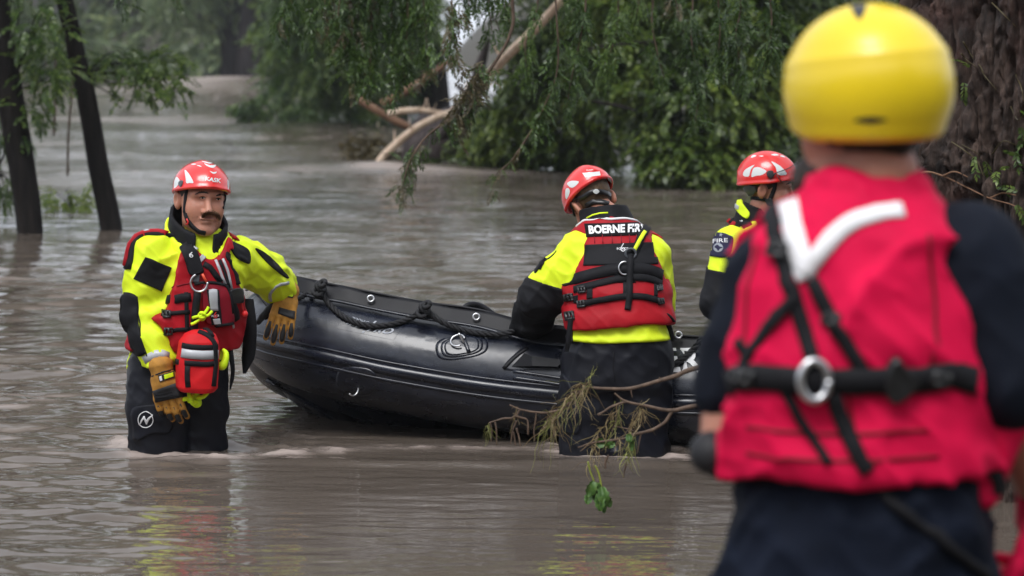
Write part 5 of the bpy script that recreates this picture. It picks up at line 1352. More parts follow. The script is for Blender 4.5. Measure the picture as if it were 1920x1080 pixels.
# collar, neck, hair
nk2 = P2(1132, 405, .17)
def f_col2(P):
    d = s_cap(P, P2(1140, 428, .15), P2(1130, 394, .17), .112, .096)
    d = smax(d, -s_cap(P, P2(1140, 440, .15), P2(1126, 376, .18), .100, .084), .004)
    return smax(d, s_plane(P, P2(1130, 386, .10), V3(-.10, .18, 1)), .005)
solid('collar', f_col2, nk2 - .2, nk2 + .2, .005, MAT['black_cloth'], MAN2)
Kit(Surf(f_col2), MAN2).strap([(1100, 409), (1118, 401), (1140, 399)], .006, 'hivis', 'collar_tab', .002)
hd2.features(MAN2, None, None, 'hair_brown', 'skin', hair_low=-.075)
he2 = Helmet(hd2, r=(.100, .126, .100), front=.047, side=.020, back=.012)
hel2 = solid('helmet', he2.f, hd2.c - .22, hd2.c + .22, .0042, MAT['helmet_red'], MAN2)
zh = lambda l_: [(940 + a / 3.483, 290 + b / 3.483) for a, b in l_]
KE = Kit(Surf(he2.f), hel2)
KE.quad(zh([(528, 120), (642, 110), (648, 136), (548, 148)]), 'sticker', 'sticker', .0008)
KE.blob(zh([(465, 190)])[0], zh([(430, 192), (455, 172), (505, 175), (490, 200), (460, 216)]), 'sticker', 'sticker', .0008)
KE.blob(zh([(430, 255)])[0], zh([(422, 225), (440, 220), (448, 245), (428, 290), (418, 270)]), 'sticker', 'sticker', .0008)
KE.quad(zh([(694, 150), (714, 158), (722, 184), (700, 168)]), 'sticker', 'sticker', .0008)
KE.text('KASK', zh([(556, 98), (602, 95), (602, 103), (556, 106)]), 'sticker', .001, .02)
KN = Kit(Surf(f_body2, off=.006), hel2)
KN.strap(zh([(490, 290), (530, 280), (575, 248), (612, 240), (650, 244), (690, 262), (712, 280)]), .020, 'plastic', 'cradle', .006)
KN.blob(zh([(612, 240)])[0], zh([(596, 240), (612, 226), (628, 240), (612, 254)]), 'sticker', 'adjuster', .014)
KN.strap(zh([(470, 250), (500, 215), (540, 205)]), .012, 'web', 'chin_strap', .004); KN.strap(zh([(560, 330), (600, 310), (660, 318), (700, 330)]), .022, 'plastic', 'cradle', .006)
KN.strap(zh([(468, 260), (462, 330), (470, 400)]), .010, 'web', 'chin_strap', .004)
# vest trim
KV = Kit(Surf(f_vest2), vest2)
zb = lambda l_: [(1050 + a / 4.91, 400 + b / 4.91) for a, b in l_]
KV.strap(zb([(150, 122), (200, 80), (290, 62), (390, 52), (480, 54), (570, 48), (680, 62), (790, 84)]), .008, 'white_tape', 'reflective_piping', .004, n=40)
pan2 = KV.quad(zb([(226, 100), (805, 84), (805, 200), (246, 220)]), 'velcro', 'name_panel', .004, nu=28, nv=8)
KV.text('BOERNE FIRE', zb([(264, 120), (780, 102), (776, 180), (274, 199)]), 'print_white', .0062, .045, parent=pan2)
for x in (315, 390, 475, 560, 635, 700): KV.strap(zb([(x, 200), (x + 6, 275)]), .003, 'vest_dark_red', 'seam', .004)
KV.quad(zb([(238, 292), (872, 266), (902, 468), (215, 482)]), 'web', 'panel', .004, nu=26, nv=14)
KV.text('FORCE', zb([(522, 322), (626, 318), (628, 340), (524, 344)]), 'print_white', .0058, .012)
KV.strap(zb([(585, 282), (563, 320), (560, 340), (580, 356), (598, 340), (585, 322), (566, 330)]), .003, 'print_white', 'lettering', .0064, n=20)
KV.strap(zb([(40, 632), (200, 588), (480, 522), (700, 505), (860, 535), (940, 575)]), .044, 'web', 'belt_strap', .006, n=40)
KV.strap(zb([(130, 705), (300, 660), (500, 612), (700, 590), (850, 612), (935, 650)]), .028, 'web', 'belt_strap', .006, n=40)
KV.strap(zb([(160, 845), (350, 802), (600, 765), (780, 770), (925, 810)]), .024, 'web', 'belt_strap', .006, n=40)
KV.quad(zb([(500, 430), (552, 430), (700, 640), (500, 640)]), 'web', 'panel', .004)
KV.quad(zb([(580, 640), (668, 640), (668, 770), (580, 770)]), 'web', 'panel', .0045)
for x0, x1, y0, y1 in ((248, 300, 690, 790), (130, 165, 760, 830), (865, 895, 650, 770)): KV.quad(zb([(x0, y0), (x1, y0 - 8), (x1, y1 - 8), (x0, y1)]), 'web', 'panel', .0045)
KV.strap(zb([(825, 100), (790, 150), (740, 230), (680, 370)]), .030, 'web', 'shoulder_strap', .010, n=16)
Kit(Surf(f_vest2, off=.010), vest2).strap(zb([(775, 180), (735, 245), (680, 345)]), .015, 'hivis', 'strap_band', .002, n=12)
KV.strap(zb([(648, 390), (645, 520), (640, 680), (632, 800), (620, 890)]), .0235, 'web', 'webbing', .012, n=26)
c = KV.s.px(zb([(648, 385)]), .012)[0]; mb = MB(); mb.add(*torus(c, (0, -1, .15), .019, .0048, 22, 8, sx=1.05)); mb.build('buckle', MAT['grey_plastic'], vest2)
c = KV.s.px(zb([(592, 510)]), .010)[0]; mb = MB(); mb.add(*torus(c, (.1, -1, .2), .025, .0034, 26, 8, math.pi * .4, math.pi * 1.6, .9)); mb.build('metal_ring', MAT['metal'], vest2)
for x, y, w, h_ in ((205, 705, 7, 6), (200, 832, 7, 7), (85, 775, 8, 7), (95, 945, 8, 8), (910, 690, 5, 5), (922, 810, 5, 6)): KV.buckle(*zb([(x, y)])[0], w, h_, -.15, 'plastic')
KJ = Kit(Surf(f_jac2), jac2)
solid('sleeve_end', lambda P: smax(smax(f_jac2(P) - .006, P[:, 0] - o2[0] + .17, .01), -s_plane(P, lerp(ls2, le2, .70), V3(-.28, 0, -1)), .006), o2 - (.45, .3, -.2), o2 + (.1, .66, .8), .006, MAT['black_cloth'], MAN2)
KJ.blob((1013, 480), [(1003, 512), (1006, 496), (1022, 466), (1027, 462), (1024, 480), (1010, 505)], 'black_cloth', 'shoulder_patch', .004)
KJ.blob((1250, 580), [(1243, 545), (1256, 548), (1258, 590), (1246, 600), (1240, 580)], 'black_cloth', 'sleeve_patch', .006)
KJ.strap(zb([(135, 985), (180, 950), (245, 930)]), .022, 'hivis', 'hem_fold', .016)
KT = Kit(Surf(f_tr2), tro2)
KT.blob((1075, 790), [(1056, 700), (1084, 760), (1086, 810), (1052, 805), (1046, 780)], 'trouser', 'pocket', .007)
KT.strap([(1150, 660), (1152, 740), (1150, 830)], .004, 'black_cloth', 'seam', .003)
# dangling straps and clip at both sides
for pts, w in (([(1070, 600, -.16), (1066, 640, -.16), (1062, 660, -.15)], .020), ([(1250, 600, -.05), (1256, 615, -.05), (1262, 640, -.04)], .018), ([(1240, 585, -.08), (1252, 592, -.08), (1262, 604, -.07)], .022)):
    C = spline([P2(*p) for p in pts], 10); W = nrm(V3(1, -.3, .2)); mb = MB(); mb.add(*strip(C - W * w / 2, C + W * w / 2, .006, 3)); mb.build('webbing_tail', MAT['web'], vest2)

# ================================================================== the smiling man beyond the boat, in profile
Y3 = 13.0
P3 = lambda px, py, dy=0.0: at(px + 15, py, Y3 + dy)
MAN3 = person(P3(1400, 760), 'smiling man in profile wearing red helmet with clear visor, beyond the boat')
o3 = P3(1408, 763); K3 = FPX / Y3
def sec3(z, px, ru, rv): return (z, (px - 1408) / K3, 0, ru, rv)
TOR3 = [sec3(.15, 1405, .14, .19), sec3(.45, 1404, .145, .18), sec3(.65, 1398, .15, .195), sec3(.76, 1396, .13, .19), sec3(.83, 1400, .09, .13), sec3(.88, 1408, .065, .075)]
as3, ae3, aw3 = P3(1360, 462, -.19), P3(1336, 566, -.25), P3(1420, 620, -.30)
bs3, be3, bw3 = P3(1400, 462, .19), P3(1390, 560, .26), P3(1450, 620, .25)
hd3 = Head(P3(1427, 352, -.02), 76, 4, 0, 1.08, P3(1406, 430, 0), full=.003, beard=.004)
legs3 = [([P3(1400, 690, -.09), P3(1400, 900, -.09)], [.10, .09]), ([P3(1405, 690, .09), P3(1405, 900, .09)], [.10, .09])]
def f_body3(P):
    d = hd3.f(P); d = smin(d, s_loft(P, [(a, b, c, e - .025, g - .025) for a, b, c, e, g in TOR3], None, o3), .04)
    for pts in ([as3, ae3, aw3], [bs3, be3, bw3]): d = smin(d, s_chain(P, pts + [pts[-1] + V3(.09, 0, -.02)], [.055, .043, .030, .028], .02), .03)
    for pts, rs in legs3: d = smin(d, s_chain(P, pts, [r - .02 for r in rs], .03), .03)
    return d
solid('body', f_body3, o3 - (.35, .42, .35), o3 + (.42, .42, 1.20), .0072, MAT['skin_tan'], MAN3, relax=1)
def f_jac3(P):
    d = s_loft(P, TOR3, None, o3)
    for pts in ([as3, ae3, aw3], [bs3, be3, bw3]): d = smin(d, s_chain(P, pts, [.088, .080, .058], .03), .04)
    d = d + wrinkle(P, .007, (10, 10, 14), 41); d = smax(d, o3[2] + .30 - P[:, 2], .01)
    return smax(d, -s_cap(P, hd3.wld((0, .03, -.2)), hd3.wld((0, .02, -.05)), .070, .070), .01)
jac3 = solid('jacket', f_jac3, o3 - (.35, .45, -.1), o3 + (.35, .45, .98), .0085, MAT['hivis'], MAN3)
solid('trousers', lambda P: smin(smin(s_chain(P, *legs3[0], .03), s_chain(P, *legs3[1], .03), .05), s_loft(P, TOR3[:2], None, o3), .05) + wrinkle(P, .006, (9, 9, 12), 5), o3 - (.3, .42, .35), o3 + (.3, .42, .4), .009, MAT['trouser'], MAN3)
def f_vest3(P):
    d = s_loft(P, TOR3, None, o3) - .038
    d = smax(d, -s_chain(P, [as3 + V3(0, .02, .02), ae3], [.15, .13], .03), .02); d = smax(d, -s_chain(P, [bs3, be3], [.10, .10], .03), .02)
    d = smax(d, -s_cap(P, P3(1410, 450), P3(1412, 380), .10, .13), .02)
    return smax(d, o3[2] + .40 - P[:, 2], .012) + wrinkle(P, .003, (12, 12, 16), 47)
vest3 = solid('life_vest', f_vest3, o3 - (.3, .35, -.3), o3 + (.3, .35, .98), .0085, MAT['vest_red'], MAN3)
nk3 = P3(1405, 400)
def f_col3(P):
    d = s_cap(P, P3(1402, 440), P3(1402, 392), .118, .088); d = smax(d, -s_cap(P, P3(1406, 450), P3(1408, 370), .100, .076), .004)
    return smax(d, s_plane(P, P3(1402, 386), V3(.35, 0, 1)), .005)
solid('collar', f_col3, nk3 - .2, nk3 + .2, .0055, MAT['black_cloth'], MAN3)
za = lambda l_: [(1273 + a / 3.857, 260 + b / 3.857) for a, b in l_]
KC = Kit(Surf(f_col3), MAN3); KC.blob(za([(455, 500)])[0], za([(430, 420), (470, 480), (512, 540), (490, 578), (440, 540), (415, 490)]), 'hivis', 'collar_flap', .008)
KC.quad(za([(418, 470), (445, 490), (440, 515), (414, 500)]), 'reflect', 'reflective_patch', .011)
hd3.features(MAN3, None, None, 'hair', 'skin_tan', hair_low=-.02)
KF = Kit(Surf(f_body3), MAN3)
KF.strap(za([(775, 330), (805, 318), (830, 322)]), [.003, .007, .003], 'hair', 'eyebrow', .0015, n=8)
KF.strap(za([(795, 352), (815, 346), (832, 352)]), [.002, .004, .002], 'iris', 'eye', .001, n=7)
KF.strap(za([(790, 440), (815, 425), (840, 418)]), [.006, .014, .010], 'hair', 'moustache', .003, n=8)
KF.strap(za([(775, 455), (800, 440), (825, 435)]), [.001, .003, .001], 'iris', 'smile_line', .001, n=7)
he3 = Helmet(hd3, r=(.102, .130, .116), front=.052, side=.020, back=-.002)
hel3 = solid('helmet', he3.f, hd3.c - .22, hd3.c + .22, .0045, MAT['helmet_red'], MAN3)
KE = Kit(Surf(he3.f), hel3)
for c, l_ in (((500, 240), [(465, 265), (480, 225), (545, 190), (520, 225), (505, 272)]), ((580, 240), [(525, 275), (540, 215), (580, 208), (632, 235), (600, 262), (560, 268)]), ((725, 220), [(668, 165), (720, 190), (760, 225), (778, 258), (718, 262), (700, 210)]), ((540, 127), [(520, 138), (535, 120), (560, 122), (545, 134)]), ((595, 127), [(578, 124), (612, 124), (598, 131)]), ((695, 117), [(665, 116), (695, 110), (722, 118), (695, 124)]), ((740, 86), [(705, 78), (740, 80), (765, 94), (735, 93)]), ((748, 129), [(730, 124), (752, 124), (768, 135), (745, 132)])):
    KE.blob(za([c])[0], za(l_), 'sticker', 'sticker', .0008)
KE.blob(za([(657, 260)])[0], za([(634, 256), (650, 236), (680, 240), (680, 275), (655, 288)]), 'plastic', 'pivot', .012)
KN = Kit(Surf(f_body3, off=.004), hel3)
KN.strap(za([(695, 315), (690, 360), (672, 410), (655, 450)]), .018, 'web', 'chin_strap', .004); KN.strap(za([(505, 420), (560, 432), (620, 442), (660, 455)]), .014, 'web', 'chin_strap', .004)
KN.blob(za([(655, 460)])[0], za([(630, 440), (670, 432), (685, 480), (660, 490), (640, 475)]), 'plastic', 'buckle', .008)
KN.blob(za([(525, 360)])[0], za([(490, 345), (525, 330), (562, 345), (562, 380), (530, 400), (495, 385)]), 'grey_plastic', 'ear_clip', .014)
# clear visor in front of the helmet
gl = M('clear_visor', (.86, .88, .9, 1), .05); gl.b.inputs['Transmission Weight'].default_value = 1; gl.b.inputs['IOR'].default_value = 1.05
MAT['visor'] = gl.m
A_ = []
for t in np.linspace(-1.15, 1.15, 26):
    r0, r1 = .126, .160; A_.append([hd3.wld((.114 * math.sin(t), .014 - r0 * math.cos(t), .122 - .052 * abs(t) / 1.15)), hd3.wld((.120 * math.sin(t), .002 - r1 * math.cos(t), .040 - .002 * abs(t)))])
A_ = np.array(A_); V, F = strip(A_[:, 0], A_[:, 1], .002, 4); vs = MB().add(V, F).build('visor', MAT['visor'], hel3)
mb = MB(); mb.add(*tube(A_[:, 0], .0022, 6)); mb.add(*tube(np.array([A_[0, 0], A_[0, 1]]), .002, 6)); mb.add(*tube(A_[:, 1], .0016, 6)); mb.add(*tube(spline(np.array([A_[0, 0], hd3.wld((-.105, -.02, .045))]), 5), .004, 6)); mb.build('visor_rim', MAT['plastic'], vs)
KJ = Kit(Surf(f_jac3), jac3)
pt = KJ.blob(za([(300, 770)])[0], za([(238, 700), (300, 682), (365, 700), (395, 730), (360, 850), (230, 850), (207, 840)]), 'patch_navy', 'arm_patch', .004)
KJ.text('FIRE', za([(252, 728), (355, 722), (355, 750), (252, 756)]), 'print_white', .006, .012, parent=pt)
KJ.blob(za([(288, 790)])[0], [(a + 8.5 * math.cos(t), b + 8.5 * math.sin(t)) for a, b in za([(288, 790)]) for t in np.linspace(0, 6.28, 9, endpoint=False)], 'print_grey', 'emblem', .0055, parent=pt)
KJ.blob(za([(290, 790)])[0], za([(265, 785), (280, 770), (290, 772), (300, 782), (318, 788), (300, 800), (290, 815), (280, 800)]), 'patch_navy', 'emblem', .0062, parent=pt)
KJ.blob(za([(308, 698)])[0], za([(308, 686), (312, 695), (321, 698), (312, 703), (314, 712), (306, 706), (297, 708), (301, 700), (296, 692), (304, 694)]), 'print_grey', 'emblem', .0055, parent=pt)
KJ.blob(za([(200, 960)])[0], za([(140, 905), (200, 885), (215, 960), (260, 1040), (150, 1080), (130, 1000)]), 'black_cloth', 'sleeve_patch', .005)
solid('sleeve_end', lambda P: smax(smax(f_jac3(P) - .007, s_chain(P, [as3, ae3, aw3], [.11, .11, .10], .03), .01), s_plane(P, P3(1320, 498), V3(.15, 0, 1)), .006), o3 - (.35, .45, -.1), o3 + (.35, .1, .8), .009, MAT['black_cloth'], MAN3)
KS = Kit(Surf([f_jac3, f_vest3]), vest3)
KS.strap(za([(300, 555), (345, 540), (400, 550), (450, 590), (500, 640)]), .044, 'web', 'shoulder_strap', .012); KS.strap(za([(285, 550), (330, 536)]), .012, 'vest_red', 'strap_edge', .020)
KS.text('6', za([(452, 590), (478, 596), (474, 618), (448, 610)]), 'print_white', .016, .0)

# ================================================================== the man in the foreground, back to the camera
Y4 = 4.52; K4 = FPX / Y4
P4 = lambda px, py, dy=0.0: at(px, py, Y4 + dy)
MAN4 = person(V3(P4(1590, 900)[0], Y4, ground_h(np.array([.55]), np.array([Y4]))[0]), 'man in yellow helmet and red vest with white V, nearest and blurred, back to view')
o4 = P4(1585, 1080); 
def sec4(py, x0, x1, rv, dy=0): return ((1080 - py) / K4, ((x0 + x1) / 2 - 1585) / K4, dy, (x1 - x0) / 2 / K4, rv)
TOR4 = [sec4(1300, 1385, 1830, .135), sec4(1000, 1385, 1840, .145), sec4(890, 1392, 1828, .135), sec4(780, 1394, 1800, .13), sec4(640, 1394, 1788, .135), sec4(520, 1396, 1780, .13), sec4(430, 1432, 1772, .11), sec4(385, 1490, 1725, .085), sec4(345, 1545, 1690, .06)]
la, lb4, lc4 = P4(1448, 524, .02), P4(1372, 735, .03), P4(1346, 850, -.01)
ra4, rb4, rc4 = P4(1820, 492, -.02), P4(1882, 712, -.03), P4(1940, 900, .06)
hd4 = Head(P4(1622, 214, .0), 214, 6, 2, 1.13, P4(1622, 400, .02), full=.004, beard=.008)
legs4 = [([P4(1480, 1150), P4(1475, 1500, -.02), P4(1470, 2250)], [.115, .095, .06]), ([P4(1720, 1150), P4(1740, 1500, -.02), P4(1750, 2250)], [.115, .095, .06])]
def f_body4(P):
    d = hd4.f(P); d = smin(d, s_loft(P, [(a, b, c, e - .015, g - .015) for a, b, c, e, g in TOR4], None, o4), .05)
    for pts, rs in (([la, lb4, lc4], [.062, .048, .030]), ([ra4, rb4, rc4], [.064, .050, .036])): d = smin(d, s_chain(P, pts, rs, .02), .04)
    for pts, rs in legs4: d = smin(d, s_chain(P, pts, [r - .015 for r in rs], .03), .03)
    for pts, rs in legs4: d = smin(d, s_cap(P, pts[-1] + V3(0, 0, .02), pts[-1] + V3(0, .18, .01), .045, .035), .03)
    return d
solid('body', f_body4, P4(1585, 1080) - (.38, .35, 1.05), o4 + (.42, .35, .98), .009, MAT['skin_tan'], MAN4, relax=1)
def f_shirt(P):
    d = s_loft(P, TOR4, None, o4)
    d = smin(d, s_chain(P, [la, lerp(la, lb4, .95)], [.072, .066], .02), .04); d = smin(d, s_chain(P, [ra4, lerp(ra4, rb4, .95)], [.090, .088], .02), .04)
    d = smax(d, s_plane(P, lerp(la, lb4, 1.05), lb4 - la), .006) if False else d
    d = smax(d, -s_cap(P, P4(1622, 420), P4(1622, 250), .068, .075), .01)
    return smax(d + wrinkle(P, .006, (8, 8, 12), 61), P4(1585, 935)[2] - P[:, 2], .01)
shirt = solid('shirt', f_shirt, o4 - (.38, .35, .1), o4 + (.42, .35, .80), .009, MAT['navy_shirt'], MAN4)
def f_pant4(P):
    d = s_loft(P, [(a, b, c, e + .006, g + .006) for a, b, c, e, g in TOR4[:3]], None, o4)
    for pts, rs in legs4: d = smin(d, s_chain(P, pts, rs, .03), .06)
    return smax(d + wrinkle(P, .010, (6, 6, 10), 63), P[:, 2] - P4(1585, 872)[2], .01)
pan4 = solid('trousers', f_pant4, o4 - (.38, .35, 1.0), o4 + (.42, .35, .25), .009, MAT['navy'], MAN4)
def f_vest4(P):
    d = s_loft(P, TOR4, None, o4) - .034
    d = smax(d, -s_chain(P, [la + V3(-.034, -.02, .03), lerp(la, lb4, 1.1) + V3(-.046, -.02, 0)], [.074, .070], .02), .02)
    d = smax(d, -s_chain(P, [ra4 + V3(.02, -.05, .02), lerp(ra4, rb4, .8) + V3(.005, -.03, 0)], [.095, .085], .02), .02)
    d = smax(d, -s_cap(P, P4(1622, 380, .06), P4(1622, 200, .0), .070, .085), .02)
    return smax(d, P4(1585, 876)[2] - P[:, 2], .02) + wrinkle(P, .010, (6, 6, 9), 67)
vest4 = solid('life_vest', f_vest4, o4 - (.38, .35, -.05), o4 + (.42, .35, .80), .008, MAT['pink_red'], MAN4)
KV = Kit(Surf(f_vest4), vest4)
KV.strap([(1478, 378), (1490, 440), (1505, 500), (1514, 522)], .033, 'white_tape', 'white_stripe', .004, n=14)
KV.strap([(1506, 516), (1540, 468), (1585, 424), (1640, 402), (1694, 394)], .028, 'white_tape', 'white_stripe', .005, n=18)
KV.strap([(1446, 390), (1462, 470), (1492, 570), (1520, 660), (1535, 700)], .024, 'web', 'harness_strap', .007, n=26)
KV.strap([(1522, 524), (1556, 590), (1590, 650), (1618, 695)], .022, 'web', 'harness_strap', .008, n=22)
KV.strap([(1492, 556), (1450, 602), (1408, 660), (1395, 690)], .018, 'web', 'harness_strap', .008, n=16)
KV.strap([(1352, 480), (1372, 560), (1398, 660)], .016, 'web', 'harness_strap', .006, n=16)
KV.strap([(1338, 706), (1400, 708), (1480, 712), (1560, 714), (1640, 714), (1720, 712), (1800, 706), (1850, 700)], .041, 'web', 'harness_belt', .010, n=40)
KV.blob((1688, 712), [(1660, 690), (1680, 668), (1700, 690), (1716, 712), (1700, 736), (1676, 752), (1660, 735)], 'plastic', 'buckle', .022)
KV.strap([(1560, 736), (1584, 800), (1612, 860), (1628, 884)], .024, 'web', 'harness_strap', .008, n=16); KV.strap([(1470, 730), (1510, 800), (1556, 870)], .014, 'web', 'harness_strap', .007, n=16)
c = KV.s.px([(1524, 716)], .016)[0]; mb = MB(); mb.add(*torus(c, (.15, -1, .1), .030, .0068, 36, 10, sx=.74)); mb.build('harness_ring', MAT['metal'], vest4)
KV.strap([(1536, 372), (1560, 366), (1590, 366)], .016, 'white_tape', 'faded_print', .0015, n=8) if False else None
for pts in ([(1420, 460), (1400, 560), (1392, 680)], [(1740, 440), (1752, 560), (1745, 690)], [(1400, 800), (1500, 812), (1620, 814), (1740, 806)], [(1400, 850), (1500, 862), (1620, 864), (1760, 856)], [(1590, 745), (1600, 800), (1604, 870)]):
    KV.strap(pts, .006, 'vest_dark_red', 'seam', .0025, n=20)
for x_, y_ in ((1462, 470), (1560, 600), (1400, 706), (1760, 708)): KV.buckle(x_, y_, 17, 13, .2, 'plastic', th=.016)
KP = Kit(Surf(f_pant4), pan4)
KP.strap([(1376, 892), (1480, 900), (1600, 902), (1720, 896), (1820, 884)], .036, 'web', 'belt', .006, n=30)
KP.strap([(1620, 890), (1660, 930), (1720, 980), (1800, 1040), (1850, 1080)], .016, 'web', 'tether', .010, n=24)
# side pouch at the right hip
pc = P4(1842, 850, -.02)
def f_pouch(P): return s_box(P, pc, (.045, .05, .085), .03, rotm(0, 0, 22)) + wrinkle(P, .005, (8, 8, 12), 71)
solid('hip_pouch', f_pouch, pc - .16, pc + .16, .008, MAT['pink_red'], MAN4)
Kit(Surf(f_pouch), MAN4).strap([(1800, 770), (1830, 830), (1870, 900), (1890, 930)], .020, 'web', 'webbing', .008, n=12)
# sleeve end of the right arm is above the elbow; left wrist with a black glove
lgh, lgt, _, _ = glove_f(P4(1346, 858, -.02), V3(.55, .55, -.45), (-.6, -.4, -.6), 1, .85, (.5, .55, .6, .6), .03)
g4 = solid('glove', lambda P: np.minimum(lgh(P), lgt(P)), P4(1355, 880, .02) - .18, P4(1355, 880, .02) + .18, .006, MAT['glove_black'], MAN4)
rg = P4(1950, 940, .08); rgh, rgt, _, _ = glove_f(rg, V3(-.1, .2, -1), (1, -.2, 0), 1, 1.05, (.5, .55, .6, .6), .03)
solid('glove', lambda P: np.minimum(rgh(P), rgt(P)), rg - .2, rg + .2, .006, MAT['pink_red'], MAN4)
# hair and helmet
hd4.features(MAN4, None, None, 'hair', 'skin_tan', hair_low=-.105)
def f_nape(P):
    q = hd4.loc(P); d = hd4.f(P) - .006; d = smax(d, q[:, 2] + .02, .004); d = smax(d, -.066 - q[:, 2] + .25 * np.abs(q[:, 0]), .01)
    return smax(d, .01 - q[:, 1], .01) + .0015 * vnoise(P * V3(220, 220, 60))
solid('hair', f_nape, hd4.c - .2, hd4.c + .2, .006, MAT['hair'], MAN4)
def f_beard(P):
    q = hd4.loc(P); d = s_ell(q, (0, -.052, -.086), (.074, .080, .058)); d = smax(d, q[:, 1] + .005, .01)
    return d * hd4.k + .003 * vnoise(P * 90)
solid('beard', f_beard, hd4.c - .22, hd4.c + .22, .006, MAT['hair'], MAN4)
he4 = Helmet(hd4, r=(.108, .124, .106), c=(0, .012, .038), front=.0, side=-.036, back=-.050)
def f_he4(P):
    q = hd4.loc(P); o = s_ell(q, (0, .012, .036), (.1145, .1265, .1185))
    o = o - .0022 * np.exp(-((q[:, 2] - .078) / .007) ** 2) - .003 * np.exp(-((q[:, 2] - he4.rim(q) - .008) / .010) ** 2)
    d = smax(o, he4.rim(q) - q[:, 2], .006); return smax(d, -(o + .016), .005) * hd4.k
hel4 = solid('helmet', f_he4, hd4.c - .24, hd4.c + .24, .006, MAT['helmet_yellow'], MAN4)
KY = Kit(Surf(f_he4), hel4)
KY.blob((1632, 226), [(1600, 226), (1630, 219), (1664, 224), (1634, 232)], 'plastic', 'slot', .0006)
KY.blob((1610, 22), [(1596, 10), (1624, 8), (1616, 34), (1606, 34)], 'plastic', 'slot', .0006)
solid('helmet_padding', lambda P: smax(smax(s_ell(hd4.loc(P), (0, .012, .036), (.098, .116, .11)), -.062 - hd4.loc(P)[:, 2], .01), -s_ell(hd4.loc(P), (0, .012, .036), (.075, .095, .088)), .01) * hd4.k if False else smax(s_ell(hd4.loc(P), (0, .010, .0), (.096, .112, .05)), -s_ell(hd4.loc(P), (0, .0, .0), (.07, .09, .08)), .01) * hd4.k, hd4.c - .2, hd4.c + .2, .008, MAT['black_cloth'], hel4)

# ================================================================== big cypress at the right: trunk, overhanging limb with hanging sprays
TC = V3(at(1698, 400, 10.2)[0] + .62, 10.5, 0)
BIG = tag(empty('cypress_tree', TC + V3(0, 0, -.2)), 'massive dark cypress trunk with deeply furrowed bark beside the yellow helmet', 'tree')
def build_trunk():
    z = np.concatenate([np.linspace(-.5, 2.4, 270), np.linspace(2.46, 7.5, 40)]); a = np.concatenate([np.linspace(math.pi * .9, math.pi * 1.75, 250, endpoint=False), np.linspace(math.pi * 1.75, math.pi * 2.9, 90, endpoint=False)]); k = len(a)
    Z, A = np.meshgrid(z, a, indexing='ij'); ux, uy = np.cos(A), np.sin(A)
    R0 = .60 + .22 * np.exp(-(Z + .5) / .7) - .02 * Z + .03 * np.sin(3 * A + .5) + .03 * np.sin(5 * A + 2 + Z)
    w_ = .10 * vnoise(np.stack([ux * 3, uy * 3, Z * 3], -1))
    def plates(fr, fz, o): return vnoise(np.stack([ux * fr + w_ * fr * .6 + o, uy * fr + w_ * fr * .6, Z * fz + w_ * 4], -1))
    p1, p2, p3 = plates(8, 1.7, 0), plates(17, 5.0, 9), plates(38, 15, 4)
    d = -.048 * np.exp(-(p1 / .12) ** 2) - .032 * np.exp(-(p2 / .13) ** 2) + .013 * np.tanh(4 * p3) + .012 * p2 + .008 * np.tanh(3 * plates(75, 34, 2)) + .004 * plates(140, 80, 6)
    fl = np.exp(-(plates(12, 9, 15) / .08) ** 2) * -.012
    R_ = R0 + d + fl
    V = np.stack([TC[0] + R_ * ux - .02 * Z, TC[1] + R_ * uy, Z], -1).reshape(-1, 3)
    i = np.arange(len(z) * k).reshape(len(z), k); j = np.roll(i, -1, 1)
    return V, np.stack([i[:-1], j[:-1], j[1:], i[1:]], -1).reshape(-1, 4), d
V, F, dd = build_trunk()
m = M('cypress_bark', rough=.75, spec=.35)
v = m.co((1, 1, .28)); n_ = m.noise(26, 7, .7, v); n2 = m.noise(7, 4, .6, v)
c_ = m.ramp(m.math('ADD', m.math('MULTIPLY', n_, .65), m.math('MULTIPLY', n2, .4)), [(.40, (.007, .0045, .004)), (.51, (.036, .023, .018)), (.62, (.085, .056, .044)), (.76, (.26, .18, .14))])
c_ = m.mix(m.math('MULTIPLY', m.ramp(m.noise(3.2, 3), [(.5, (0, 0, 0)), (.68, (1, 1, 1))]), .5), c_, (.10, .04, .030, 1), 'MIX')
m.color(c_); m.bump(n_, .9, .03); m.rough(m.ramp(m.noise(9, 3), [(.4, (.85,) * 3), (.65, (.45,) * 3)]))
link('trunk', mesh_from('trunk', V, F), m.m, BIG)
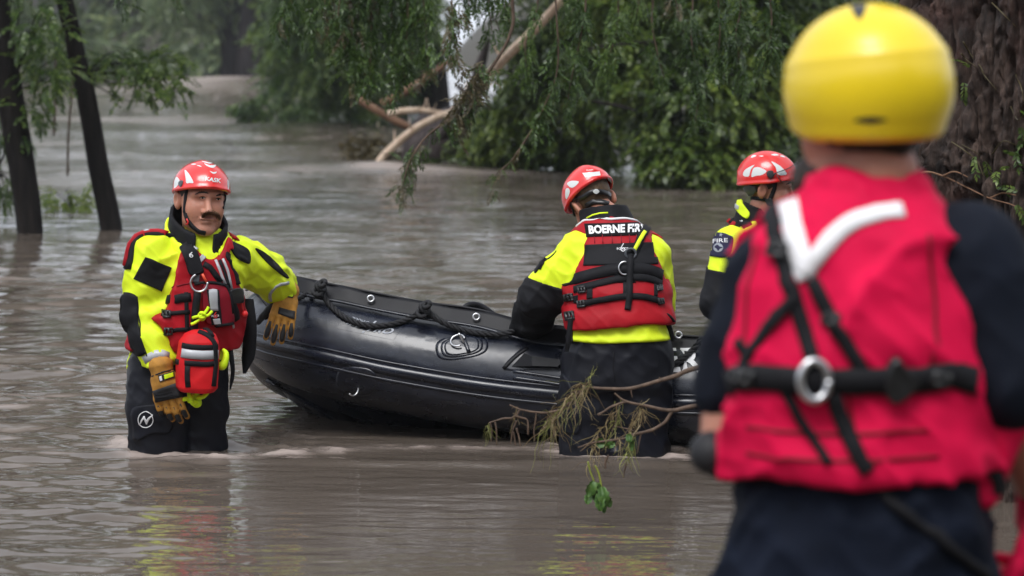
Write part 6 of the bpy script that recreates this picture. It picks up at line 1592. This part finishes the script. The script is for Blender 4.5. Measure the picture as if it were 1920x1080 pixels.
# limb that leaves the trunk above the view and reaches out over the river
LIMB = spline([TC + V3(-.3, 0, 4.6), TC + V3(-.9, 2.2, 4.9), V3(.7, 14.2, 4.6), V3(-.3, 15.8, 4.2), V3(-1.4, 16.6, 3.9), V3(-2.4, 17.2, 3.5)], 40)
mb = MB(); mb.add(*tube(LIMB, np.linspace(.14, .03, 40), 10))
LP, LD, LS = [], [], []; DP, DD, DS = [], [], []
rg_ = np.random.default_rng(5)
def hang(pts, Y, r=.008, n=30, size=.10, spread=.04, dead=0.0, up=True):
    n = int(n * 1.7); size *= 1.2
    """a twig through pixel points at depth Y, hung from the limb, with leaf sprays along its lower part"""
    P = T(pts, Y)
    if up:
        s = LIMB[np.argmin(np.abs(LIMB[:, 0] - P[0][0]) + .3 * np.abs(LIMB[:, 1] - Y))]; C = spline([s, lerp(s, P[0], .6) + V3(0, 0, .1)] + P, 12 + 5 * len(P)); k0 = int(len(C) * .45)
    else: C = spline(P, 6 + 5 * len(P)); k0 = 1
    mb.add(*tube(C, np.linspace(r * 1.4, r * .35, len(C)), 5))
    if n:
        t = rg_.uniform(k0, len(C) - 1, n); i = t.astype(int).clip(0, len(C) - 2); q = C[i] + (C[i + 1] - C[i]) * (t - i)[:, None]
        q = q + rg_.normal(0, spread, q.shape) * .5; d = nrm(rg_.normal(0, .55, q.shape) + V3(0, 0, -.9)); s_ = size * rg_.uniform(.6, 1.25, n)
        de = rg_.uniform(0, 1, n) < dead
        LP.append(q[~de]); LD.append(d[~de]); LS.append(s_[~de]); DP.append(q[de]); DD.append(d[de]); DS.append(s_[de])
    return C
Yh = 15.6
hang([(960, -40), (958, 60), (905, 150), (862, 208), (806, 250), (772, 292), (760, 330)], Yh, .010, 26, .085)
hang([(790, 268), (770, 300), (758, 335), (752, 375)], Yh - .1, .005, 18, .07, .03, .5, up=False)
hang([(772, 292), (775, 320), (762, 350)], Yh, .004, 8, .06, .03, .4, up=False)
hang([(905, 150), (880, 170), (862, 200), (852, 225)], Yh, .005, 60, .085, .05, .65, up=False)
hang([(905, 120), (890, 150), (872, 180)], Yh - .2, .005, 34, .085, .05, .5, up=False)
hang([(1010, -40), (1000, 40), (985, 90), (992, 150)], Yh + .3, .006, 26, .09)
hang([(1000, 240), (960, 300), (930, 328), (922, 362)], Yh - .2, .004, 10, .06, .02, .6, up=False); hang([(1040, -40), (1046, 120), (1020, 200), (1000, 240)], Yh - .2, .006, 34, .09)
hang([(845, -40), (850, 40), (842, 90), (848, 128)], Yh + .2, .005, 34, .09, .05, .45)
hang([(1226, -40), (1222, 40), (1232, 95), (1246, 150)], Yh + .8, .008, 20, .09); hang([(1100, -40), (1092, 50), (1075, 130), (1060, 210)], Yh, .006, 40, .10)
hang([(1160, -40), (1156, 60), (1130, 130)], Yh + .5, .006, 36, .10); hang([(1300, -40), (1296, 70), (1310, 160), (1304, 230)], Yh + .6, .006, 46, .10); hang([(1390, -40), (1380, 70), (1398, 150)], Yh + .3, .006, 40, .10)
hang([(1440, -40), (1446, 60), (1430, 130)], Yh, .006, 30, .10); hang([(1345, -40), (1350, 60), (1342, 120)], Yh, .006, 30, .10)
for x in (640, 668, 700, 730, 760, 790): hang([(x, -60), (x + rg_.uniform(-12, 12), 40), (x + rg_.uniform(-18, 18), rg_.uniform(90, 185))], Yh + 1.6, .006, 52, .105, .07, .06)
for x in (530, 580, 615, 880, 915, 940, 1075, 1190, 1270): hang([(x, -60), (x + rg_.uniform(-10, 10), 0), (x + rg_.uniform(-15, 15), rg_.uniform(25, 75))], Yh + .8, .005, 22, .09, .05, .08)
for x in (225, 330): hang([(x, -60), (x, -20), (x + 6, rg_.uniform(8, 22))], Yh + 2, .004, 10, .09)
mb.build('limb', MAT['twig'], BIG)
foliage('crown', MAT['leaf_cypress'], 'cypress', np.concatenate(LP), np.concatenate(LD), np.concatenate(LS), BIG, 8)
foliage('dead_foliage', MAT['leaf_dead'], 'cypress', np.concatenate(DP), np.concatenate(DD), np.concatenate(DS), BIG, 9)
# crown high over the view
C, p, d = clumps(rg_, TC + V3(-.6, 2.5, 7.0), (2.6, 3.6, 1.6), 80, 10, .28); foliage('crown', MAT['leaf_cypress'], 'cypress', p, d, .30 * rg_.uniform(.7, 1.2, len(p)), BIG, 10)
# wisps caught on the bark
STK = None
def bark_pts(pts, off=.01):
    out = []
    bv = BVHTree.FromPolygons(V.tolist(), F.tolist()) if not hasattr(bark_pts, 'b') else bark_pts.b
    bark_pts.b = bv
    for px, py in pts:
        d_ = ray(px, py); lo_, n, i, t = bv.ray_cast(V3(0, 0, CAM_H), d_); out.append(np.array(lo_[:]) + np.array(n[:]) * 0 - d_ * off if lo_ is not None else at(px, py, 9.9))
    return np.array(out)
def wisp(name, label, lines, mat, r, leaves=()):
    mbw = MB()
    P0 = bark_pts([lines[0][0]])[0]
    for l_ in lines: P = bark_pts(l_, .018); C = spline(P, 5 * len(P)); mbw.add(*tube(C, np.linspace(r, r * .4, len(C)), 5))
    o = mbw.build(name, MAT[mat], origin=P0); tag(o, label, 'twig', 'wisps caught on the bark')
    if leaves:
        for q_ in bark_pts(leaves, .03): foliage('sprig', MAT['leaf_pecan'], 'pecan', q_[None], rg_.normal(0, .8, (1, 3)) + V3(0, -.4, -.2), np.full(1, .075), o, int(q_[0] * 999) % 97)
    return o
wisp('caught_twig', 'thin orange twig strung across the bark right of the neck', [[(1704, 345), (1732, 323), (1768, 330), (1810, 350), (1856, 372), (1900, 385), (1919, 402)], [(1768, 330), (1790, 322), (1815, 332)], [(1856, 372), (1880, 362), (1905, 366)]], 'brown_wood', .0045, [(1890, 372), (1905, 380), (1912, 360)])
wisp('caught_twig', 'dry grass wisp high on the bark right of the yellow helmet', [[(1806, 78), (1822, 105), (1845, 140), (1868, 168)], [(1802, 100), (1812, 112), (1830, 125)], [(1822, 105), (1840, 128), (1848, 150)]], 'leaf_dead', .0032, [(1822, 128), (1808, 152)])
wisp('caught_twig', 'dry stems caught low on the bark above the dark sleeve', [[(1784, 266), (1808, 282), (1832, 302), (1844, 330)], [(1795, 268), (1820, 280), (1838, 292)], [(1860, 290), (1880, 265), (1905, 272)]], 'leaf_dead', .0032, [(1830, 290), (1842, 300), (1885, 318), (1870, 320)])
wisp('caught_twig', 'ragged wisp of stems near the right edge of the bark', [[(1860, 5), (1880, 25), (1905, 50)], [(1905, 140), (1915, 165), (1919, 190)], [(1895, 200), (1908, 225), (1919, 215)]], 'leaf_dead', .0032, [(1912, 205), (1915, 235), (1908, 280), (1916, 300)])

# ================================================================== snagged branch in front of the bent man
Yb = 9.3
zc = lambda l_: [(880 + a / 2.7, 580 + b / 2.7) for a, b in l_]
SN = tag(empty('snagged_branch', at(1310, 690, Yb)), 'bare snagged branch hung with dead grass and a few wilted green leaves', 'branch')
def Zc(l_, dy=0.0): return [at(x, y, Yb + dy) for x, y in zc(l_)]
mb = MB()
def twig(l_, r0, r1, dy=0.0):
    C = spline(Zc(l_, dy), 7 * len(l_)); C = C + .0035 * np.stack([vnoise(C * 30 + 3), vnoise(C * 30 + 9), vnoise(C * 30)], -1); mb.add(*tube(C, np.interp(np.linspace(0, 1, len(C)), [0, 1], [r0, r1]) * (1 + .25 * vnoise(C * 60)), 7)); return C
C1 = spline([at(1735, 640, 10.1), at(1640, 668, 9.7), at(1530, 688, 9.4), at(1420, 664, 9.3)] + Zc([(1140, 300), (1050, 335), (960, 362), (820, 400), (700, 402), (610, 396)]), 80)
mb.add(*tube(C1, np.linspace(.012, .0045, 80), 7))
C2 = spline([at(1560, 692, 9.15), at(1440, 740, 9.25)] + Zc([(1140, 490), (1020, 512), (900, 490), (790, 465), (735, 425)]), 60); mb.add(*tube(C2, np.linspace(.010, .003, 60), 7))
for l_, a, b in (([(1040, 508), (960, 590), (860, 628), (760, 655), (640, 672), (550, 702)], .006, .003), ([(790, 468), (720, 492), (650, 535)], .005, .004), ([(600, 392), (540, 440), (470, 500), (400, 522), (330, 518), (250, 508), (200, 485)], .005, .003), ([(250, 510), (228, 540), (160, 560), (100, 578)], .004, .0025),
                 ([(235, 540), (262, 550), (290, 560), (300, 600), (298, 632)], .0045, .0025), ([(236, 560), (222, 610), (205, 680)], .004, .002), ([(240, 600), (250, 640), (258, 695)], .0035, .002), ([(225, 620), (228, 660), (232, 690)], .003, .002), ([(338, 520), (330, 600), (325, 672)], .0028, .002), ([(130, 575), (138, 630), (138, 685)], .003, .002), ([(105, 578), (110, 620), (113, 668)], .003, .002),
                 ([(960, 345), (972, 352)], .003, .002), ([(820, 402), (822, 450)], .0028, .002), ([(870, 628), (858, 690), (850, 730)], .0028, .002), ([(640, 672), (600, 690), (560, 720)], .003, .002), ([(705, 738), (692, 770), (688, 808)], .0042, .003), ([(795, 780), (785, 815), (775, 850)], .0032, .002), ([(735, 590), (800, 605), (860, 628)], .002, .002), ([(440, 600), (425, 640), (412, 675)], .0028, .002)):
    twig(l_, a, b)
mb.build('twig', MAT['twig'], SN)
mb = MB()
for l_, a in (([(600, 770), (612, 820), (632, 872)], .0028), ([(636, 790), (655, 830), (670, 905)], .0030)): C = spline(Zc(l_), 14); mb.add(*tube(C, a, 6))
mb.build('stem', MAT['leaf_bright'], SN)
def grass_run(l_, n, ln, spread, seed, mat, width=.0016, along=.6):
    """tangled dry stems: bent ribbons that start along a line and sag"""
    r = np.random.default_rng(seed); C = spline(Zc(l_), 40); i = (40 * r.beta(1.2, 1.6, n)).astype(int).clip(0, 38); p = C[i] + r.normal(0, spread, (n, 3)); k = 6
    d = nrm(nrm(C[i + 1] - C[i]) * along + r.normal(0, .7, (n, 3)) + V3(0, 0, -.4)); L_ = ln * r.uniform(.35, 1.5, (n, 1)) / k; s = nrm(np.cross(d, V3(.2, 1, .1))) * width * r.uniform(.5, 1.4, (n, 1)); rows = []
    for j in range(k + 1):
        rows.append((p - s * (1 - .7 * j / k), p + s * (1 - .7 * j / k))); d = nrm(d + r.normal(0, .30, (n, 3)) + V3(0, 0, -.22)); p = p + d * L_
    Vg = np.stack([np.stack(q_, 1) for q_ in rows], 1).reshape(-1, 3); b0 = np.arange(n)[:, None] * (2 * (k + 1)) + np.arange(k)[None] * 2
    Fg = np.stack([b0, b0 + 1, b0 + 3, b0 + 2], -1).reshape(-1, 4)
    return link('grass_tangle', mesh_from('grass_tangle', Vg, Fg, False), MAT[mat], SN)
MAT['straw'] = leaf_mat('straw', (.06, .038, .016), (.15, .10, .045), (.30, .24, .11), .6, .2)
MAT['straw_green'] = leaf_mat('straw_green', (.07, .065, .02), (.14, .14, .035), (.26, .27, .07), .6, .25)
grass_run([(610, 370), (540, 420), (450, 510), (400, 560)], 82, .10, .010, 1, 'straw'); grass_run([(600, 385), (520, 440), (420, 560), (330, 610)], 33, .14, .008, 2, 'straw_green')
grass_run([(775, 455), (730, 520), (680, 600), (640, 650)], 33, .08, .006, 3, 'straw'); grass_run([(885, 478), (840, 540), (800, 600)], 24, .08, .008, 4, 'straw'); grass_run([(885, 480), (870, 540), (830, 600)], 16, .07, .008, 5, 'straw')
grass_run([(760, 450), (745, 540), (730, 620)], 14, .07, .006, 6, 'straw_green'); grass_run([(830, 630), (815, 700), (795, 770)], 33, .07, .009, 7, 'straw_green'); grass_run([(640, 680), (625, 740), (610, 780)], 18, .06, .008, 8, 'straw')
grass_run([(250, 505), (240, 530), (262, 560)], 13, .05, .008, 9, 'straw'); grass_run([(100, 570), (105, 600), (110, 650)], 13, .04, .006, 10, 'straw_green'); grass_run([(440, 580), (425, 640)], 8, .06, .004, 11, 'straw'); grass_run([(700, 640), (760, 680), (745, 730)], 13, .06, .008, 12, 'straw'); grass_run([(600, 370), (615, 335), (640, 320)], 7, .05, .004, 13, 'straw_green')
lm = M('wilted_leaf', rough=.5, spec=.4); lm.color(lm.ramp(lm.noise(70, 4), [(.35, (.03, .075, .012)), (.55, (.06, .13, .022)), (.75, (.14, .20, .05))])); lm.bump(lm.noise(60, 3), .3, .004); MAT['wilted'] = lm.m
def leaf(c, ln, wd, ang, seed, fold=.5, tilt=0.0):
    r = np.random.default_rng(seed); nu, nv = 9, 7; u_, v_ = np.meshgrid(np.linspace(0, 1, nu), np.linspace(-1, 1, nv), indexing='ij')
    w_ = np.sin(np.pi * (u_ * .86 + .10)) ** .7 * (1 + .16 * np.sin(u_ * 21)) * wd
    x = v_ * w_; y = -u_ * ln; z = -np.abs(v_) * w_ * fold + .10 * ln * np.sin(u_ * 5 + seed) + .05 * ln * np.sin(v_ * 4 + seed)
    a = ang; X = x * math.cos(a) - y * math.sin(a); Z = x * math.sin(a) + y * math.cos(a)
    Vl = np.stack([X, z + tilt * Z, Z], -1).reshape(-1, 3) + np.asarray(c)
    return link('leaf', mesh_from('leaf', Vl, gridF(nu, nv)), MAT['wilted'], SN)
for (a, b), ln, wd, an, tl in (((640, 660), .035, .017, .9, .2), ((700, 660), .032, .014, .3, -.2), ((730, 665), .026, .012, -.6, .2), ((805, 630), .028, .012, .2, .1), ((815, 640), .05, .011, .1, 0), ((632, 870), .055, .018, -.35, .2), ((645, 875), .066, .020, -.05, -.2), ((668, 900), .060, .020, .25, .1), ((610, 930), .036, .014, -.3, .3), ((690, 940), .045, .014, .35, -.2), ((655, 930), .058, .017, .1, .25), ((670, 940), .062, .013, .15, 0)):
    leaf(Zc([(a, b)], rg_.uniform(-.02, .02))[0], ln, wd, an, int(a), .5, tl)

# ================================================================== grass on the bank at the tree's foot
r = np.random.default_rng(21); n = 2600
gx_, gy_ = r.uniform(1.0, 3.0, n), r.uniform(6.8, 10.8, n); kz = ground_h(gx_, gy_); ok = kz > -.08; gx_, gy_, kz = gx_[ok], gy_[ok], kz[ok]; n = len(gx_)
P0 = np.stack([gx_, gy_, kz], -1); d = nrm(r.normal(0, .45, (n, 3)) + V3(0, 0, 1)); L_ = r.uniform(.08, .26, (n, 1)); s = nrm(np.cross(d, r.normal(0, 1, (n, 3)))) * .003
m1 = P0 + d * L_ * .6; e = P0 + d * L_ + r.normal(0, .25, (n, 3)) * L_ + V3(0, 0, -.15) * L_
Vg = np.stack([P0 - s, P0 + s, m1 + s, m1 - s, m1 - s, m1 + s, e + s * .2, e - s * .2], 1).reshape(-1, 3)
tag(link('bank_grass', mesh_from('bank_grass', Vg, np.arange(len(Vg)).reshape(-1, 4), False), MAT['straw_green']), 'trampled grass on the bank at the foot of the massive trunk', 'grass', kind='stuff')

# ================================================================== damp air over the river
hz = M('damp_air'); hz.t.nodes.remove(hz.b); pv = hz.node('ShaderNodeVolumePrincipled')
pv.inputs['Color'].default_value = (.80, .84, .86, 1); pv.inputs['Density'].default_value = .0005; pv.inputs['Anisotropy'].default_value = .2
hz.l(pv.outputs[0], hz.out.inputs['Volume'])
bx0, bx1 = V3(-390, -160, -4), V3(390, 390, 30)
Vb = np.array([[(bx0, bx1)[i][0], (bx0, bx1)[j][1], (bx0, bx1)[k][2]] for i in (0, 1) for j in (0, 1) for k in (0, 1)])
tag(link('haze', mesh_from('haze', Vb, [(0, 1, 3, 2), (4, 6, 7, 5), (0, 4, 5, 1), (2, 3, 7, 6), (0, 2, 6, 4), (1, 5, 7, 3)], False), hz.m), 'damp grey air over the river', 'haze', kind='stuff')

for o_ in bpy.data.objects:
    if '_o' in o_: del o_['_o']
